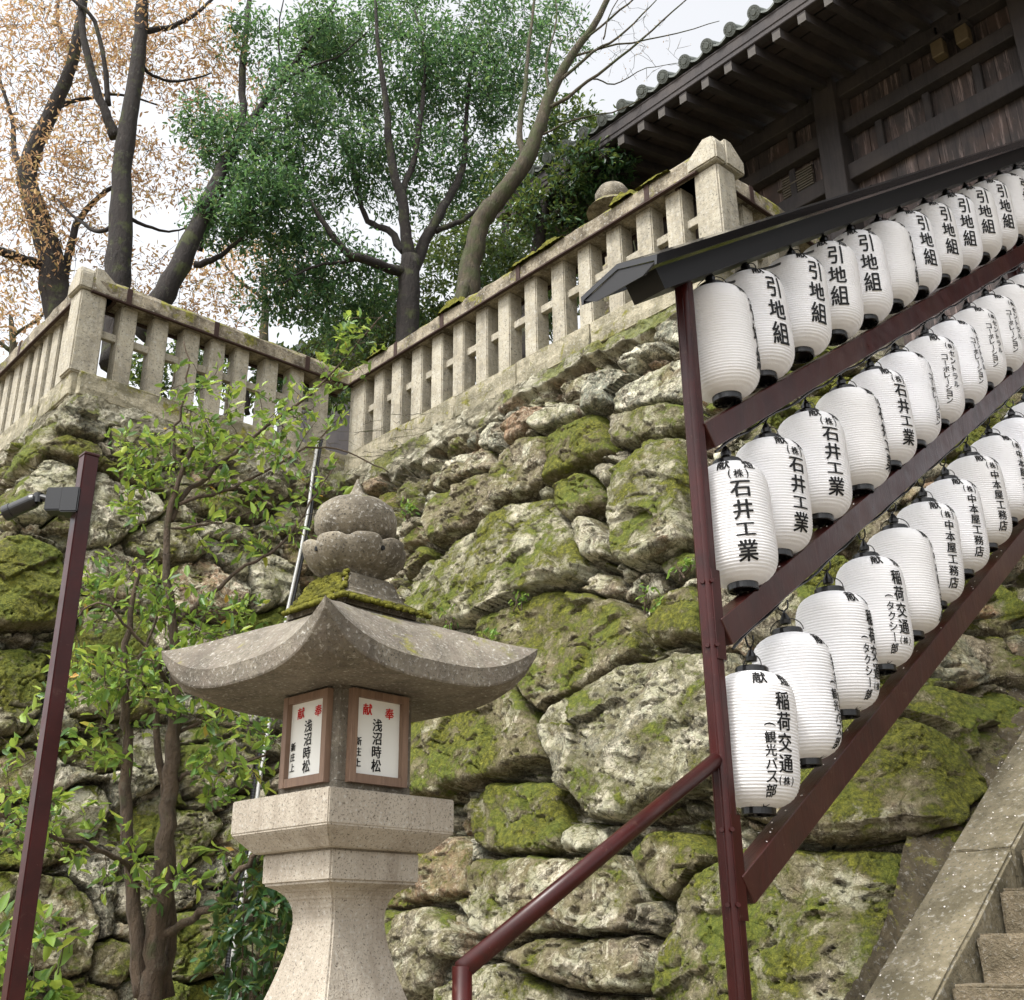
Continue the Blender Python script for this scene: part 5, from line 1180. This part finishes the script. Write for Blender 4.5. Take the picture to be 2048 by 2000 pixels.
# sapling in front of the wall
HS = 4.7
make_tree('sapling', 'slim multi-stemmed sapling with fresh green leaves between the square pole and the stone lantern', 'tree', None,
    [([(290, 2150), (288, 1900), (300, 1780), (312, 1640), (322, 1500), (330, 1400), (336, 1300), (330, 1180), (318, 1080), (322, 980), (345, 900), (368, 850)], HS, [.050, .047, .042, .036, .034, .030, .024, .020, .017, .014, .012, .010]),
     ([(268, 1900), (262, 1760), (245, 1640), (236, 1500), (242, 1400), (236, 1300), (245, 1200), (262, 1080)], HS, [.034, .031, .027, .024, .021, .018, .013, .009]),
     ([(312, 1900), (322, 1700), (318, 1560), (300, 1420), (296, 1300)], [HS + .1] * 5, [.03, .026, .020, .015, .010]),
     ([(285, 1795), (350, 1755), (410, 1720), (450, 1670), (490, 1625), (530, 1590)], [HS, HS - .02, HS - .05, HS - .1, HS - .12, HS - .15], [.020, .017, .016, .014, .010, .006]),
     ([(270, 1690), (230, 1640), (170, 1605), (90, 1590), (20, 1560), (-40, 1530)], [HS, HS - .1, HS - .3, HS - .5, HS - .7, HS - .8], [.013, .011, .009, .008, .007, .005]),
     ([(320, 990), (380, 915), (440, 870), (520, 800), (590, 750), (650, 690), (700, 630), (730, 600)], [HS, HS + .1, HS + .2, HS + .3, HS + .3, HS + .3, HS + .3, HS + .3], [.014, .012, .010, .008, .007, .005, .004, .003]),
     ([(345, 960), (420, 935), (520, 890), (600, 850), (680, 870), (740, 900)], [HS, HS + .1, HS + .2, HS + .3, HS + .3, HS + .3], [.009, .008, .006, .005, .004, .003]),
     ([(335, 1180), (400, 1130), (470, 1080), (530, 1040), (590, 960), (640, 880)], [HS, HS + .1, HS + .1, HS + .2, HS + .2, HS + .3], [.012, .010, .008, .007, .005, .003]),
     ([(345, 900), (330, 840), (345, 780), (360, 700), (350, 650)], [HS, HS, HS, HS, HS], [.009, .007, .006, .004, .003]),
     ([(325, 1010), (390, 1000), (450, 985), (500, 970)], [HS, HS, HS + .1, HS + .1], [.007, .006, .004, .003]),
     ([(322, 1300), (290, 1250), (250, 1200), (190, 1150), (140, 1180)], [HS, HS - .1, HS - .2, HS - .3, HS - .3], [.010, .008, .006, .005, .003]),
     ([(335, 1480), (400, 1475), (460, 1455), (510, 1430)], [HS, HS, HS - .05, HS - .05], [.009, .008, .006, .004]),
     ([(328, 1390), (390, 1370), (450, 1340)], [HS, HS, HS], [.009, .007, .004]),
     ([(240, 1300), (280, 1220), (300, 1160)], [HS, HS, HS], [.008, .006, .004])],
    [(300, 870, HS, .22, .20, .12, .9), (380, 770, HS, .24, .15, .17, .6), (280, 950, HS, .14, .15, .10, .35), (440, 880, HS + .1, .28, .2, .18, .9), (560, 800, HS + .3, .30, .2, .16, .8), (680, 640, HS + .3, .14, .1, .12, .3), (630, 700, HS + .3, .15, .12, .10, .2), (470, 1000, HS + .1, .30, .2, .18, .55), (600, 940, HS + .2, .16, .2, .2, .3),
     (240, 1130, HS, .28, .25, .16, 1.3), (400, 1180, HS, .32, .25, .12, 1.0), (180, 1290, HS - .2, .22, .2, .14, .8), (330, 1300, HS - .1, .30, .2, .18, 1.2), (450, 1400, HS, .2, .2, .22, .9), (180, 1410, HS - .1, .25, .2, .12, .5), (430, 1480, HS - .05, .2, .15, .10, .45), (100, 1580, HS - .4, .28, .2, .08, .6), (40, 1530, HS - .7, .14, .1, .08, .3), (230, 1640, HS - .1, .2, .15, .10, .35), (330, 1690, HS - .1, .14, .1, .07, .2), (440, 1640, HS, .15, .1, .07, .2), (520, 1600, HS - .1, .1, .08, .06, .15), (50, 1420, HS - .5, .14, .1, .12, .15)],
    3700, .052, 'leaf_s', 'bark_s', per=7, spread=.055, aspect=.42, twig_r=.0018, droop=.1)
def shrub(name, label, cat, group, x, y, hd, rx, rz_, n_, size, leafm='leaf_s', stems=5, per=8, ground=None, spread=.05):
    c = hdp(x, y, hd); g0 = ground if ground is not None else c.z - rz_ * 1.2; root = empty(name, (c.x, c.y, g0), 0, label, cat, group); st_ = MB(); hub = []
    for k in range(stems):
        a = random.uniform(0, 6.28); p = Vector((c.x + .03 * math.cos(a), c.y + .03 * math.sin(a), g0)); q = c + RT * random.uniform(-rx, rx) * .7 + UP * random.uniform(0, rz_) * .7
        hub += limb(st_, [p, p.lerp(q, .5) + Vector((random.uniform(-.03, .03), random.uniform(-.03, .03), .02)), q], [.006, .004, .002], .01, 5)
    st_.build('stems', M['bark_s'], root); C_, D_, tw = crown([(c, (rx, rx * .6, rz_), 1)], hub, n_, size, per=per, spread=spread, twig_r=.0013); V, F, rnd = leaf_arrays(C_, D_, size, .45)
    np_mesh('foliage', V, F, M[leafm], root, dict(rnd=rnd)); return root
SG = 'shrubs at the foot of the wall'
shrub('shrub', 'dark green leafy shrub at the wall foot left of the stone lantern column', 'shrub', SG, 500, 1790, 4.6, .24, .40, 900, .055, 'leaf_k', 7, ground=0)
shrub('shrub', 'small leafy plant behind the square pole in the lower left corner', 'shrub', SG, 60, 1830, 4.2, .18, .22, 200, .075, 'leaf_s', 4, ground=0)
WG = 'small weeds rooted in the wall joints'
for (x, y, r, n_, lb) in [(775, 972, .09, 60, 'bright green weed tuft in a joint just right of the lantern jewel'), (860, 1178, .09, 50, 'weed tuft behind the right slope of the lantern roof'), (935, 1215, .09, 40, 'trailing weed on the big boulder right of the lantern roof'), (1235, 1140, .10, 40, 'small creeping weed between boulders left of the tall post'), (1300, 1080, .08, 30, 'tiny weed touching the tall post beside a boulder'), (985, 1140, .10, 34, 'thin yellowish creeper on the big mossy boulder')]:
    p = wall_pts([(x, y)], 2, .12)[0]; hd = (p - EYE).dot(FW); shrub('wall_weed', lb, 'weed', WG, x, y, hd, r, r * .8, n_, .045, 'leaf_w', 3, 5, spread=.03)
# bare creeper twigs at the inner corner
tw = MB(); tp = wall_pts([(655, 880)], 2, .1)[0]
for k in range(60):
    x = random.uniform(560, 800); y = random.uniform(780, 980); a = random.uniform(-.5, .5); L = random.uniform(20, 70); p = wall_pts([(x, y), (x + L * .5, y + L * .3 * a), (x + L, y + L * a + 8)], 2 if x > 640 else 1, .18); limb(tw, p, [.003, .0025, .001], .02, 4)
setprops(tw.build('bare_creeper', M['bark_c']), 'tangle of bare creeper twigs over the wall in the inner corner under the fence', 'creeper')
# dry sprigs behind the right coping
tw = MB()
for k in range(16):
    p = Vector((XC + .3 + random.uniform(0, .3), random.uniform(5.3, 7.3), ZT + .8)); q = p + Vector((random.uniform(-.2, .2), random.uniform(-.3, .3), random.uniform(.35, .8))); limb(tw, [p, p.lerp(q, .5), q], [.004, .003, .001], .02, 4)
setprops(tw.build('bare_sprigs', M['bark_c']), 'thin bare sprigs standing up behind the mossy coping', 'sprigs')
